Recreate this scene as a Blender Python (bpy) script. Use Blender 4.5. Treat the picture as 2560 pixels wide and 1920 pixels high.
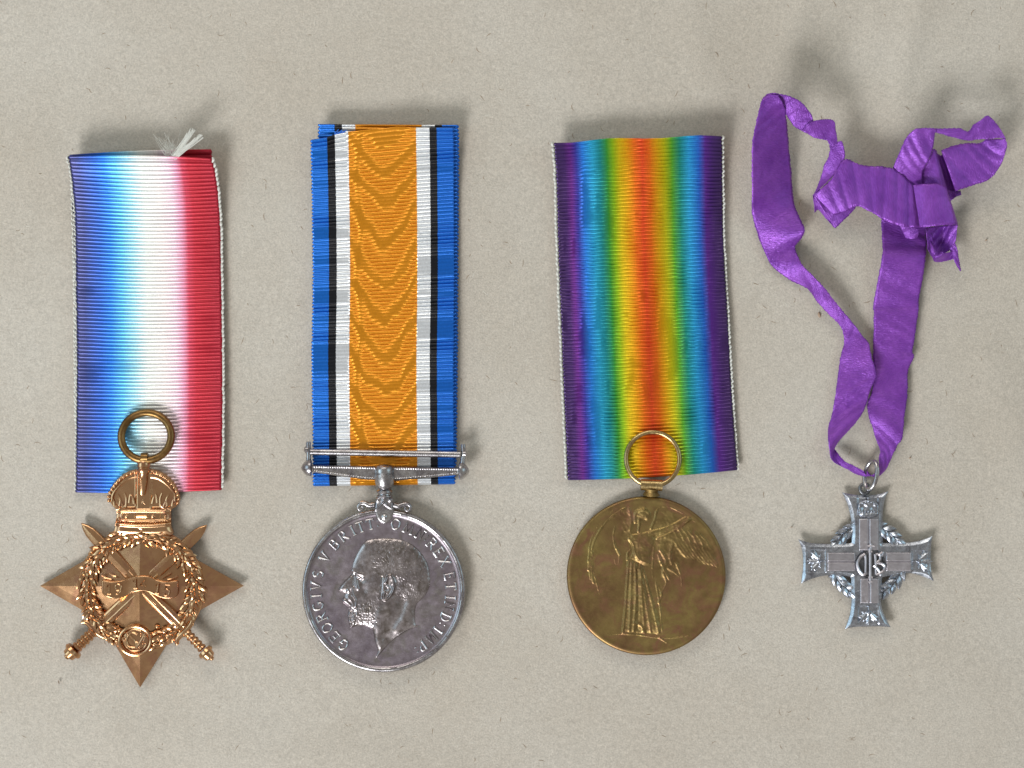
import bpy, math, random
import numpy as np
from mathutils import Vector

for o in list(bpy.data.objects):
    bpy.data.objects.remove(o)
sc = bpy.context.scene
sc.unit_settings.scale_length = 0.01            # 1 unit = 1 cm
S = 112.7                                       # photograph pixels per centimetre on the paper
D = 50.0                                        # camera height in cm
HP = D * S
random.seed(7)
rng = np.random.default_rng(11)

# ------------------------------------------------------------------ camera
cam_d = bpy.data.cameras.new('camera'); cam = bpy.data.objects.new('camera', cam_d)
sc.collection.objects.link(cam); sc.camera = cam
cam.location = (0, 0, D)
cam_d.sensor_width = 36.0
cam_d.lens = 36.0 * D / (2560.0 / S)
cam_d.clip_start = 0.5; cam_d.clip_end = 500
# ------------------------------------------------------------------ world and lamps
world = bpy.data.worlds.new('World'); sc.world = world
world.use_nodes = True
bg = world.node_tree.nodes['Background']
bg.inputs[0].default_value = (1.0, 0.93, 0.85, 1); bg.inputs[1].default_value = 0.30

def area(name, loc, target, size, power, color):
    l = bpy.data.lights.new(name, 'AREA'); l.shape = 'RECTANGLE'
    l.size, l.size_y = size; l.energy = power; l.color = color
    o = bpy.data.objects.new(name, l); sc.collection.objects.link(o)
    o.location = loc
    o.rotation_euler = (Vector(target) - Vector(loc)).to_track_quat('-Z', 'Y').to_euler()
    return o
area('window_light', (-62, -106, 92), (0, 0, 0), (58, 46), 232000, (0.97, 0.985, 1.0))
area('back_fill_light', (-12, 56, 42), (-4, 8, 0), (50, 24), 14500, (1.0, 0.95, 0.86))  # added warm fill from beyond the top edge, models the metal relief
area('left_fill_light', (-48, 4, 34), (-9, 0, 0), (30, 30), 6600, (0.58, 0.85, 1.0))  # added bluish fill, no known window; cools the paper's left edge
area('right_fill_light', (48, 14, 36), (9, 0, 0), (30, 30), 4000, (0.56, 0.88, 1.0))  # weaker added fill on the right, tints that edge cool; no known source
sc.view_settings.view_transform = 'Standard'; sc.view_settings.look = 'None'
sc.view_settings.gamma = 1; sc.view_settings.use_curve_mapping = False
sc.view_settings.exposure = 0.0

# ------------------------------------------------------------------ helpers
def lin(r, g, b):
    f = lambda c: (c/255)/12.92 if c/255 <= .04045 else ((c/255+.055)/1.055)**2.4
    return (f(r), f(g), f(b), 1)

class Ctx:
    dx = dy = 0.0
    root = None
    loc = np.zeros(3)
C = Ctx()

def to_world(v):
    v = np.asarray(v, dtype=float).reshape(-1, 3)
    return np.stack([(v[:, 0]-1280+C.dx)/S, (960-v[:, 1]-C.dy)/S, v[:, 2]/S], 1)

def unproj(x, y, z):                             # the place on the table seen at a photograph point, at height z
    f = 1 - z/HP
    return (1280+(x-1280)*f, 960+(y-960)*f, z)

def start_thing(name, label, cat, cx, cy, zref):
    C.dx = -(cx-1280)*zref/HP; C.dy = -(cy-960)*zref/HP
    e = bpy.data.objects.new(name, None); sc.collection.objects.link(e)
    e.empty_display_size = .3
    C.loc = to_world([(cx, cy, 0)])[0]
    e.location = C.loc
    e['label'] = label; e['category'] = cat
    C.root = e
    return e

def link(name, me, mat, parent, label=None, kind=None):
    o = bpy.data.objects.new(name, me); sc.collection.objects.link(o)
    if mat is not None and not me.materials: me.materials.append(mat)
    if parent is not None: o.parent = parent
    if label: o['label'] = label
    if kind: o['kind'] = kind
    return o

def make_mesh(name, verts, faces, smooth=True, angle=40, uv=None, world_verts=False):
    v = np.asarray(verts, float) if world_verts else to_world(verts) - C.loc
    me = bpy.data.meshes.new(name)
    if isinstance(faces, np.ndarray):
        n, k = faces.shape
        me.vertices.add(len(v)); me.vertices.foreach_set('co', v.astype(np.float32).ravel())
        me.loops.add(n*k); me.loops.foreach_set('vertex_index', faces.astype(np.int32).ravel())
        me.polygons.add(n); me.polygons.foreach_set('loop_start', np.arange(0, n*k, k, dtype=np.int32))
        me.update(calc_edges=True)
    else:
        me.from_pydata(v.tolist(), [], faces)
    if uv is not None:
        lay = me.uv_layers.new(name='UVMap')
        idx = np.empty(len(me.loops), dtype=np.int32); me.loops.foreach_get('vertex_index', idx)
        lay.data.foreach_set('uv', np.asarray(uv, np.float32)[idx].ravel())
    me.polygons.foreach_set('use_smooth', np.full(len(me.polygons), smooth))
    me.validate()
    if smooth and angle:
        me.set_sharp_from_angle(angle=math.radians(angle))
    return me

def part(name, verts, faces, mat, parent=None, smooth=True, angle=40, uv=None, label=None, kind=None):
    me = make_mesh(name, verts, faces, smooth, angle, uv)
    return link(name, me, mat, parent or C.root, label, kind)

def join(lst):                                   # [(verts, faces list)] -> one
    V = []; F = []; n = 0
    for v, f in lst:
        V.extend([tuple(p) for p in v]); F.extend([tuple(i+n for i in q) for q in f]); n += len(v)
    return V, F

def cr(pts, n=8, closed=False):                  # Catmull-Rom through the points
    P = np.asarray(pts, float); m = len(P); out = []
    rngk = range(m if closed else m-1)
    for i in rngk:
        if closed: p0, p1, p2, p3 = P[(i-1) % m], P[i], P[(i+1) % m], P[(i+2) % m]
        else: p0, p1, p2, p3 = P[max(i-1, 0)], P[i], P[i+1], P[min(i+2, m-1)]
        for k in range(n):
            t = k/n
            out.append(.5*((2*p1)+(-p0+p2)*t+(2*p0-5*p1+4*p2-p3)*t*t+(-p0+3*p1-3*p2+p3)*t**3))
    if not closed: out.append(P[-1])
    return np.array(out)

def tube(pts, rad, seg=8, closed=False, flat=1.0):
    P = np.asarray(pts, float).copy(); P[:, 1] *= -1     # right-handed
    n = len(P); r = np.broadcast_to(np.asarray(rad, float), (n,))
    T = np.roll(P, -1, 0)-np.roll(P, 1, 0) if closed else np.gradient(P, axis=0)
    T /= np.linalg.norm(T, axis=1)[:, None]+1e-9
    up = np.array([0, 0, 1.0])
    if abs(T[0][2]) > .9: up = np.array([0, 1.0, 0])
    V = []; F = []
    N = up-T[0]*np.dot(up, T[0]); N /= np.linalg.norm(N)
    for i in range(n):
        N = N-T[i]*np.dot(N, T[i]); N /= np.linalg.norm(N)+1e-9
        B = np.cross(T[i], N)
        for k in range(seg):
            a = 2*math.pi*k/seg
            p = P[i]+r[i]*(math.cos(a)*N*flat+math.sin(a)*B)
            V.append((p[0], -p[1], p[2]))
    for i in range(n if closed else n-1):
        j = (i+1) % n
        for k in range(seg):
            l = (k+1) % seg
            F.append((i*seg+k, i*seg+l, j*seg+l, j*seg+k))
    if not closed:
        F.append(tuple(range(seg))[::-1]); F.append(tuple((n-1)*seg+k for k in range(seg)))
    return V, F

def lathe(p0, p1, prof, seg=20):                 # prof: (t along, radius)
    p0 = np.array(p0, float); p1 = np.array(p1, float)
    t = np.array([a for a, _ in prof]); r = [max(b, .05) for _, b in prof]
    t = t+np.arange(len(t))*1e-5
    P = p0+(p1-p0)*t[:, None]
    Tn = (p1-p0)/np.linalg.norm(p1-p0); Tn[1] *= -1
    up = np.array([0, 0, 1.0]); N = up-Tn*np.dot(up, Tn); N /= np.linalg.norm(N); B = np.cross(Tn, N)
    V = []; F = []
    for i in range(len(P)):
        for k in range(seg):
            a = 2*math.pi*k/seg; q = r[i]*(math.cos(a)*N+math.sin(a)*B)
            V.append((P[i][0]+q[0], P[i][1]-q[1], P[i][2]+q[2]))
    for i in range(len(P)-1):
        for k in range(seg):
            l = (k+1) % seg
            F.append((i*seg+k, i*seg+l, (i+1)*seg+l, (i+1)*seg+k))
    F.append(tuple(range(seg))[::-1]); F.append(tuple((len(P)-1)*seg+k for k in range(seg)))
    return V, F

def dome(cx, cy, z, rx, ry, h, rings=5, seg=12, rot=0):
    V = [(cx, cy, z+h)]; F = []
    for i in range(1, rings+1):
        a = i/rings*math.pi/2
        for k in range(seg):
            b = 2*math.pi*k/seg
            x = rx*math.sin(a)*math.cos(b); y = ry*math.sin(a)*math.sin(b)
            V.append((cx+x*math.cos(rot)-y*math.sin(rot), cy-(x*math.sin(rot)+y*math.cos(rot)), z+h*math.cos(a)))
    for k in range(seg):
        F.append((0, 1+k, 1+(k+1) % seg))
    for i in range(rings-1):
        for k in range(seg):
            l = (k+1) % seg
            F.append((1+i*seg+k, 1+(i+1)*seg+k, 1+(i+1)*seg+l, 1+i*seg+l))
    return V, F

def vnoise(X, Y, s, seed=0):
    r = np.random.default_rng(seed).random((257, 257))
    x = X/s+1000.3; y = Y/s+1000.7
    xi = np.floor(x).astype(int); yi = np.floor(y).astype(int)
    fx = x-xi; fy = y-yi; fx = fx*fx*(3-2*fx); fy = fy*fy*(3-2*fy)
    g = lambda a, b: r[a % 257, b % 257]
    return (g(xi, yi)*(1-fx)+g(xi+1, yi)*fx)*(1-fy)+(g(xi, yi+1)*(1-fx)+g(xi+1, yi+1)*fx)*fy-.5

def sm(a, b, x):
    t = np.clip((x-a)/(b-a), 0, 1); return t*t*(3-2*t)

def seg_d(X, Y, pts, closed=False):
    d = np.full(X.shape, 1e9); P = list(pts)
    if closed: P = P+[P[0]]
    for (x0, y0), (x1, y1) in zip(P[:-1], P[1:]):
        dx, dy = x1-x0, y1-y0; L = dx*dx+dy*dy+1e-9
        t = np.clip(((X-x0)*dx+(Y-y0)*dy)/L, 0, 1)
        d = np.minimum(d, (X-x0-t*dx)**2+(Y-y0-t*dy)**2)
    return np.sqrt(d)

def poly_sdf(pts):
    pts = [tuple(p) for p in pts]
    def f(X, Y):
        d = seg_d(X, Y, pts, True); ins = np.zeros(X.shape, bool)
        for (x0, y0), (x1, y1) in zip(pts, pts[1:]+pts[:1]):
            if y0 == y1: continue
            c = ((y0 > Y) != (y1 > Y)) & (X < (x1-x0)*(Y-y0)/(y1-y0)+x0)
            ins ^= c
        return np.where(ins, -d, d)
    return f

def ridge(X, Y, pts, w, h, n=6, taper=False):
    P = cr(pts, n) if len(pts) > 2 else np.asarray(pts, float)
    d = seg_d(X, Y, [tuple(p) for p in P])
    return h*np.exp(-(d/w)**2)

def gauss(X, Y, cx, cy, r, h, ry=None, rot=0):
    ry = ry or r; c, s = math.cos(rot), math.sin(rot)
    x = (X-cx)*c+(Y-cy)*s; y = -(X-cx)*s+(Y-cy)*c
    return h*np.exp(-(x/r)**2-(y/ry)**2)

def grid_to_mesh(X, Y, Z, keep, zbot):
    r, c = X.shape
    idx = np.arange(r*c).reshape(r, c)
    q = np.stack([idx[:-1, :-1], idx[1:, :-1], idx[1:, 1:], idx[:-1, 1:]], -1)[keep]
    V = np.stack([X.ravel(), Y.ravel(), Z.ravel()], 1)
    if zbot is not None:
        e = np.concatenate([q[:, [0, 1]], q[:, [1, 2]], q[:, [2, 3]], q[:, [3, 0]]])
        key = e[:, 0].astype(np.int64)*(r*c)+e[:, 1]; rev = e[:, 1].astype(np.int64)*(r*c)+e[:, 0]
        b = e[~np.isin(rev, key)]
        n = r*c
        V2 = V.copy(); V2[:, 2] = zbot
        V = np.concatenate([V, V2])
        w = np.stack([b[:, 0], b[:, 0]+n, b[:, 1]+n, b[:, 1]], 1)
        q = np.concatenate([q, w])
    used, inv = np.unique(q.ravel(), return_inverse=True)
    return V[used], inv.reshape(-1, 4)

def sheet(name, sdf, hfun, bbox, step, zbot, mat, parent=None, label=None, angle=50):
    """solid plate: outline = zero line of sdf, top = hfun, walls down to zbot"""
    xs = np.arange(bbox[0], bbox[2]+step, step); ys = np.arange(bbox[1], bbox[3]+step, step)
    X, Y = np.meshgrid(xs, ys)
    d = sdf(X, Y); ins = d < 0
    keep = ins[:-1, :-1] | ins[1:, :-1] | ins[1:, 1:] | ins[:-1, 1:]
    gy, gx = np.gradient(d, step)
    L = np.hypot(gx, gy)+1e-6
    out = np.clip(d, 0, 1.6*step)
    X2 = X-out*gx/L; Y2 = Y-out*gy/L
    Z = hfun(X2, Y2, np.minimum(d, 0))
    V, F = grid_to_mesh(X2, Y2, Z, keep, zbot)
    return part(name, V, F, mat, parent, angle=angle, label=label)

def relief(name, hfun, bbox, step, floor, mat, parent=None, label=None):
    """raised design that sinks under the surface it stands on; only where it is above 'floor'"""
    xs = np.arange(bbox[0], bbox[2]+step, step); ys = np.arange(bbox[1], bbox[3]+step, step)
    X, Y = np.meshgrid(xs, ys); Z, up = hfun(X, Y)
    k = up > floor
    keep = k[:-1, :-1] | k[1:, :-1] | k[1:, 1:] | k[:-1, 1:]
    V, F = grid_to_mesh(X, Y, Z, keep, None)
    return part(name, V, F, mat, parent, angle=None, label=label)

def Q(x0, y0, s):
    return lambda pts: [(x0+p[0]/s, y0+p[1]/s)+tuple(p[2:]) for p in pts]

# ------------------------------------------------------------------ materials
def nodes(name):
    m = bpy.data.materials.new(name); m.use_nodes = True
    nt = m.node_tree; b = nt.nodes['Principled BSDF']
    return m, nt, b
def N(nt, t, **kw):
    n = nt.nodes.new(t)
    for k, v in kw.items(): setattr(n, k, v)
    return n
def noise(nt, scale, detail=4, rough=.6, vec=None, dist=0):
    n = N(nt, 'ShaderNodeTexNoise'); n.inputs['Scale'].default_value = scale
    n.inputs['Detail'].default_value = detail; n.inputs['Roughness'].default_value = rough
    n.inputs['Distortion'].default_value = dist
    if vec is None:
        tc = N(nt, 'ShaderNodeTexCoord'); vec = tc.outputs['Object']
    nt.links.new(vec, n.inputs['Vector'])
    return n
def ramp(nt, fac, stops, interp='LINEAR'):
    r = N(nt, 'ShaderNodeValToRGB'); r.color_ramp.interpolation = interp
    el = r.color_ramp.elements
    while len(el) > 1: el.remove(el[0])
    el[0].position = stops[0][0]; el[0].color = stops[0][1]
    for p, c in stops[1:]:
        e = el.new(p); e.color = c
    nt.links.new(fac, r.inputs['Fac'])
    return r
def g(v): return (v, v, v, 1)
def bump(nt, h, strength, dist, prev=None):
    b = N(nt, 'ShaderNodeBump'); b.inputs['Strength'].default_value = strength; b.inputs['Distance'].default_value = dist
    nt.links.new(h, b.inputs['Height'])
    if prev: nt.links.new(prev, b.inputs['Normal'])
    return b
def mix(nt, fac, a, b, mode='MIX'):
    m = N(nt, 'ShaderNodeMix', data_type='RGBA', blend_type=mode)
    for sock, v in ((m.inputs[0], fac), (m.inputs[6], a), (m.inputs[7], b)):
        if isinstance(v, (int, float, tuple)): sock.default_value = v
        else: nt.links.new(v, sock)
    return m.outputs[2]

def metal(name, c1, c2, rough, scale=4.0, metallic=1.0, c3=None, rvar=.12, bumpd=.004, lo=.38, hi=.66):
    m, nt, b = nodes(name)
    n1 = noise(nt, scale, 8, .68, dist=.4)
    r = ramp(nt, n1.outputs['Fac'], [(lo, c1), (hi, c2)])
    col = r.outputs['Color']
    if c3:
        n3 = noise(nt, scale*2.7, 6, .7, dist=.8)
        r3 = ramp(nt, n3.outputs['Fac'], [(.50, g(0)), (.66, g(1))])
        col = mix(nt, r3.outputs['Color'], col, c3)
    nt.links.new(col, b.inputs['Base Color'])
    b.inputs['Metallic'].default_value = metallic
    n2 = noise(nt, scale*6, 6, .7)
    rr = ramp(nt, n2.outputs['Fac'], [(.3, g(rough-rvar)), (.7, g(rough+rvar))])
    nt.links.new(rr.outputs['Color'], b.inputs['Roughness'])
    n4 = noise(nt, 38, 5, .7)
    bp = bump(nt, n4.outputs['Fac'], .5, bumpd)
    nt.links.new(bp.outputs['Normal'], b.inputs['Normal'])
    return m

M = {}
M['bronze'] = metal('copper_bronze', lin(198, 152, 110), lin(218, 176, 134), .23, .7, c3=lin(194, 144, 114), rvar=.04, bumpd=.0015)
M['bronze_dark'] = metal('toned_bronze', lin(120, 92, 56), lin(160, 124, 78), .36, 2.5)
M['silver_field'] = metal('toned_silver', lin(148, 138, 148), lin(170, 160, 166), .37, 1.0, c3=lin(150, 144, 142), rvar=.09)
M['silver'] = metal('silver', lin(150, 146, 150), lin(196, 194, 194), .30, 3.0)
M['silver_head'] = metal('worn_silver', lin(148, 140, 142), lin(184, 176, 176), .32, 1.6, c3=lin(132, 124, 118), bumpd=.002)
M['victory'] = metal('brown_bronze', lin(126, 98, 68), lin(154, 134, 82), .46, .75, c3=lin(144, 106, 80), rvar=.07)
M['victory_fig'] = metal('rubbed_bronze', lin(128, 102, 68), lin(158, 138, 86), .45, .75, c3=lin(146, 110, 82))
M['ring_brass'] = metal('brass', lin(170, 146, 100), lin(200, 176, 128), .3, 4)
M['cross'] = metal('grey_silver', lin(164, 170, 180), lin(200, 205, 214), .30, 2.5, c3=lin(140, 142, 152))
M['cross_bar'] = metal('polished_silver', lin(184, 180, 186), lin(206, 202, 208), .38, 4)
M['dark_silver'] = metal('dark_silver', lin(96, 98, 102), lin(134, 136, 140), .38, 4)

def paper_mat():
    m, nt, b = nodes('kraft_paper')
    n1 = noise(nt, .22, 4, .55); n2 = noise(nt, 9, 8, .75); n3 = noise(nt, 24, 4, .8)
    c = ramp(nt, n1.outputs['Fac'], [(.3, lin(184, 175, 162)), (.7, lin(192, 185, 174))]).outputs['Color']
    f2 = ramp(nt, n2.outputs['Fac'], [(.32, g(.88)), (.68, g(1.07))]).outputs['Color']
    f3 = ramp(nt, n3.outputs['Fac'], [(.36, g(.84)), (.64, g(1.14))]).outputs['Color']
    c = mix(nt, 1.0, c, f2, 'MULTIPLY'); c = mix(nt, 1.0, c, f3, 'MULTIPLY')
    # pressed fibres: short stretched noise in two directions
    tc = N(nt, 'ShaderNodeTexCoord')
    last = c
    for ang, sx in ((.5, 1), (2.1, 1), (1.2, 1)):
        mp = N(nt, 'ShaderNodeMapping'); mp.inputs['Rotation'].default_value = (0, 0, ang)
        mp.inputs['Scale'].default_value = (6, 60, 6)
        nt.links.new(tc.outputs['Object'], mp.inputs['Vector'])
        nf = noise(nt, 1.0, 2, .5, vec=mp.outputs['Vector'], dist=.6)
        rf = ramp(nt, nf.outputs['Fac'], [(.66, g(0)), (.76, g(.28))]).outputs['Color']
        last = mix(nt, rf, last, lin(142, 116, 88) if ang < 2 else lin(206, 200, 188))
    nt.links.new(last, b.inputs['Base Color'])
    b.inputs['Roughness'].default_value = .82
    b.inputs['Specular IOR Level'].default_value = .25
    b1 = bump(nt, n3.outputs['Fac'], .9, .016)
    b2 = bump(nt, n2.outputs['Fac'], .5, .022, b1.outputs['Normal'])
    nt.links.new(b2.outputs['Normal'], b.inputs['Normal'])
    return m
M['paper'] = paper_mat()

def ribbon_mat(name, stops, interp='LINEAR', rough=.42, spec=.5, jitter=.004, sheen=.15, metal_=.45):
    m, nt, b = nodes(name)
    uv = N(nt, 'ShaderNodeUVMap'); uv.uv_map = 'UVMap'
    sep = N(nt, 'ShaderNodeSeparateXYZ'); nt.links.new(uv.outputs['UV'], sep.inputs[0])
    mp = N(nt, 'ShaderNodeMapping'); mp.inputs['Scale'].default_value = (3, 110, 1)
    nt.links.new(uv.outputs['UV'], mp.inputs['Vector'])
    nj = noise(nt, 1.0, 2, .5, vec=mp.outputs['Vector'])
    a = N(nt, 'ShaderNodeMath', operation='MULTIPLY_ADD'); a.inputs[1].default_value = jitter*4
    nt.links.new(nj.outputs['Fac'], a.inputs[0])
    s = N(nt, 'ShaderNodeMath', operation='SUBTRACT'); nt.links.new(sep.outputs['X'], s.inputs[0]); s.inputs[1].default_value = jitter*2
    nt.links.new(s.outputs[0], a.inputs[2])
    r = ramp(nt, a.outputs[0], stops, interp)
    # warp threads: fine lengthwise colour grain
    mp2 = N(nt, 'ShaderNodeMapping'); mp2.inputs['Scale'].default_value = (150, 40, 1)
    nt.links.new(uv.outputs['UV'], mp2.inputs['Vector'])
    nw = noise(nt, 1.0, 3, .6, vec=mp2.outputs['Vector'])
    rw = ramp(nt, nw.outputs['Fac'], [(.3, g(.86)), (.7, g(1.10))])
    col = mix(nt, 1.0, r.outputs['Color'], rw.outputs['Color'], 'MULTIPLY')
    nt.links.new(col, b.inputs['Base Color'])
    b.inputs['Roughness'].default_value = rough
    b.inputs['Specular IOR Level'].default_value = spec
    b.inputs['Sheen Weight'].default_value = sheen; b.inputs['Sheen Roughness'].default_value = .35
    b.inputs['Metallic'].default_value = metal_
    bp = bump(nt, nw.outputs['Fac'], .35, .004); nt.links.new(bp.outputs['Normal'], b.inputs['Normal'])
    return m
M['rwb'] = ribbon_mat('red_white_blue_silk', [(0, lin(66, 66, 118)), (.06, lin(48, 60, 120)), (.17, lin(24, 80, 172)), (.24, lin(28, 112, 210)),
    (.32, lin(80, 164, 216)), (.40, lin(146, 200, 218)), (.49, lin(214, 220, 216)), (.60, lin(222, 214, 212)), (.68, lin(218, 192, 204)),
    (.735, lin(210, 140, 166)), (.775, lin(190, 62, 84)), (.82, lin(178, 32, 50)), (.88, lin(170, 24, 42)), (1, lin(158, 28, 48))], rough=.34, spec=.5, metal_=.45)
BW = [(0, lin(18, 108, 208)), (.113, lin(26, 28, 34)), (.165, lin(226, 230, 234)), (.26, lin(226, 146, 26)),
      (.735, lin(226, 230, 234)), (.83, lin(26, 28, 34)), (.882, lin(18, 104, 206))]
M['moire'] = ribbon_mat('orange_white_black_blue_moire', BW, 'CONSTANT', rough=.25, jitter=.002, spec=.7, metal_=.6)
M['rainbow'] = ribbon_mat('rainbow_silk', [(0, lin(66, 46, 92)), (.055, lin(74, 44, 108)), (.09, lin(108, 46, 140)), (.125, lin(62, 58, 160)),
    (.165, lin(40, 122, 214)), (.22, lin(44, 164, 208)), (.265, lin(30, 142, 148)), (.31, lin(60, 154, 56)), (.345, lin(142, 186, 24)),
    (.385, lin(212, 186, 20)), (.43, lin(224, 158, 16)), (.475, lin(222, 104, 18)), (.52, lin(214, 72, 30)), (.565, lin(220, 104, 18)),
    (.61, lin(216, 160, 14)), (.655, lin(190, 186, 20)), (.70, lin(92, 168, 44)), (.745, lin(28, 138, 120)), (.80, lin(40, 152, 206)),
    (.86, lin(38, 100, 196)), (.90, lin(92, 44, 142)), (.95, lin(74, 44, 110)), (1, lin(64, 44, 88))], rough=.28, spec=.5, metal_=.6)

def plain(name, col, rough=.6, sheen=.2):
    m, nt, b = nodes(name)
    n = noise(nt, 30, 4, .6); r = ramp(nt, n.outputs['Fac'], [(.3, tuple(c*.82 for c in col[:3])+(1,)), (.7, col)])
    nt.links.new(r.outputs['Color'], b.inputs['Base Color'])
    b.inputs['Roughness'].default_value = rough; b.inputs['Sheen Weight'].default_value = sheen
    return m
M['white_thread'] = plain('white_cotton_thread', lin(214, 214, 206))
M['blue_thread'] = plain('blue_thread', lin(30, 110, 210))
M['navy_thread'] = plain('navy_thread', lin(50, 62, 104))
M['fibre_dark'] = plain('dark_fibre', lin(150, 132, 112), .8)
M['fibre_pale'] = plain('pale_fibre', lin(206, 200, 188), .8)
M['fleck'] = plain('brown_fleck', lin(166, 140, 118))

def purple_mat():
    m, nt, b = nodes('purple_satin')
    uv = N(nt, 'ShaderNodeUVMap'); uv.uv_map = 'UVMap'
    mp = N(nt, 'ShaderNodeMapping'); mp.inputs['Scale'].default_value = (10, 130, 1)
    nt.links.new(uv.outputs['UV'], mp.inputs['Vector'])
    nw = noise(nt, 1.0, 3, .6, vec=mp.outputs['Vector'], dist=.3)
    nb = noise(nt, 2.2, 4, .6)
    c = ramp(nt, nb.outputs['Fac'], [(.3, lin(112, 48, 154)), (.7, lin(138, 70, 178))]).outputs['Color']
    rw = ramp(nt, nw.outputs['Fac'], [(.3, g(.84)), (.7, g(1.14))]).outputs['Color']
    c = mix(nt, 1.0, c, rw, 'MULTIPLY')
    nt.links.new(c, b.inputs['Base Color'])
    b.inputs['Roughness'].default_value = .36; b.inputs['Specular IOR Level'].default_value = .6; b.inputs['Metallic'].default_value = .4
    b.inputs['Sheen Weight'].default_value = .35; b.inputs['Sheen Roughness'].default_value = .4
    b.inputs['Sheen Tint'].default_value = lin(190, 120, 230)
    n2 = noise(nt, 7, 4, .6)
    b1 = bump(nt, nw.outputs['Fac'], 1.0, .014); b2 = bump(nt, n2.outputs['Fac'], .3, .03, b1.outputs['Normal'])
    nt.links.new(b2.outputs['Normal'], b.inputs['Normal'])
    return m
M['purple'] = purple_mat()

# ------------------------------------------------------------------ the paper
def build_paper():
    C.dx = C.dy = 0; C.loc = np.zeros(3)
    xs = np.linspace(-900, 3460, 420); ys = np.linspace(-900, 2820, 360)
    X, Y = np.meshgrid(xs, ys)
    Z = vnoise(X, Y, 420, 1)*9+vnoise(X, Y, 150, 2)*2.6+vnoise(X, Y, 60, 3)*.8
    # soft creases running down from the top edge near the purple bow
    for pts, w, h in (([(2330, -100), (2270, 140), (2230, 420)], 38, 8), ([(2030, -80), (1985, 120), (2010, 230)], 30, 5),
                      ([(2160, -60), (2120, 160), (2110, 330)], 45, -6), ([(-100, 420), (160, 380), (300, 330)], 60, 4),
                      ([(1700, -60), (1760, 150), (1850, 300)], 50, 4), ([(2480, 900), (2560, 1200), (2620, 1500)], 60, 5),
                      ([(300, 1850), (700, 1900), (1100, 1960)], 70, 5)):
        Z += ridge(X, Y, pts, w, h)
    Z -= 9
    for cx, cy, r in ((350, 900, 420), (960, 1000, 520), (1610, 1000, 520), (2180, 900, 520)):
        Z = Z*(1-.45*np.exp(-((X-cx)/300)**2-((Y-cy)/500)**2))
    Z = np.minimum(Z, -1.0)
    V, F = grid_to_mesh(X, Y, Z, np.ones((X.shape[0]-1, X.shape[1]-1), bool), None)
    o = part('ground_paper', V, F, M['paper'], angle=None); o.parent = None
    o['kind'] = 'structure'; o['label'] = 'sheet of brown wrapping paper under the medals'
    fl = []
    for x, y, rx, ry, a in ((2049, 787, 4, 8, .2), (2276, 1145, 2.2, 2.2, 0), (1980, 1318, 1.8, 2, 0), (2467, 600, 2.5, 2, .5), (146, 1706, 1.2, 5, .2)):
        fl.append(dome(x, y, -6, rx, ry, 6.4, 3, 8, a))
    V, F = join(fl)
    q = part('fleck', V, F, M['fleck'], o); q['kind'] = 'stuff'
    rd = random.Random(77)
    for nm, mt, cnt in (('dark_fibres', M['fibre_dark'], 520), ('pale_fibres', M['fibre_pale'], 620)):
        it = []
        for i in range(cnt):
            x = rd.uniform(-60, 2620); y = rd.uniform(-60, 1980); a = rd.gauss(1.2, .9); l = rd.uniform(5, 22)
            j = min(max(int((y+900)/3720*359), 0), 358); k = min(max(int((x+900)/4360*419), 0), 418)
            z = float(Z[j, k])+.2; c_ = rd.uniform(-.5, .5)
            pts = []
            for t in (-1, -.33, .33, 1):
                pts.append((x+l*.5*t*math.cos(a+c_*t), y+l*.5*t*math.sin(a+c_*t), z))
            it.append(tube(pts, [.25, rd.uniform(.6, 1.1), rd.uniform(.6, 1.0), .25], 4, flat=.5))
        V, F = join(it); q = part(nm, V, F, mt, o, smooth=False); q['kind'] = 'stuff'
    return o
build_paper()

# ------------------------------------------------------------------ ribbons
def interp_edge(pts, t):
    P = cr(pts, 12); y = P[:, 1]; L = np.concatenate([[0], np.cumsum(np.linalg.norm(np.diff(P, axis=0), axis=1))]); L /= L[-1]
    return np.stack([np.interp(t, L, P[:, 0]), np.interp(t, L, P[:, 1])], 1), None

def ribbon(name, L, R, zf, ribs, mat, parent=None, amp=None, sag=None, per=10, cols=56, ustart=0, uend=1, A=1.7, jag=1.2, label=None, topcut=None, roll=0):
    rows = ribs*per+1
    t = np.linspace(0, 1, rows)
    EL, _ = interp_edge(L, t); ER, _ = interp_edge(R, t)
    u = np.linspace(0, 1, cols)
    U, T = np.meshgrid(u, t)
    ph = T*ribs
    rib = np.abs(np.cos(math.pi*(ph-.5)))**.75
    ej = (np.exp(-U/.012)*-1+np.exp(-(1-U)/.012))*jag*(rib-.5)*2
    rr = np.random.default_rng(5).normal(0, .5, ribs+1)
    ej += (np.exp(-U/.012)*-1+np.exp(-(1-U)/.012))*rr[np.minimum(ph.astype(int), ribs)]
    X = EL[:, 0][:, None]*(1-U)+ER[:, 0][:, None]*U+ej
    Y = EL[:, 1][:, None]*(1-U)+ER[:, 1][:, None]*U
    if sag is not None: Y = Y+sag(U, T)
    if topcut is not None:
        Y = Y+topcut(U)*np.clip(1-T*14, 0, 1)
    a = A if amp is None else A*amp(U, T, X, Y)
    Z = zf(U, T, X, Y)+a*(rib-.74)+A*.74
    n = rows*cols
    idx = np.arange(n).reshape(rows, cols)
    F = np.stack([idx[:-1, :-1], idx[1:, :-1], idx[1:, 1:], idx[:-1, 1:]], -1).reshape(-1, 4)
    V = np.stack([X.ravel(), Y.ravel(), Z.ravel()], 1)
    UV = np.stack([(ustart+(uend-ustart)*U).ravel(), (T*ribs*9/400).ravel()], 1)
    o = part(name, V, F, mat, parent, angle=None, uv=UV, label=label)
    md = o.modifiers.new('thickness', 'SOLIDIFY'); md.thickness = 2.2/S; md.offset = -1
    return o

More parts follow.
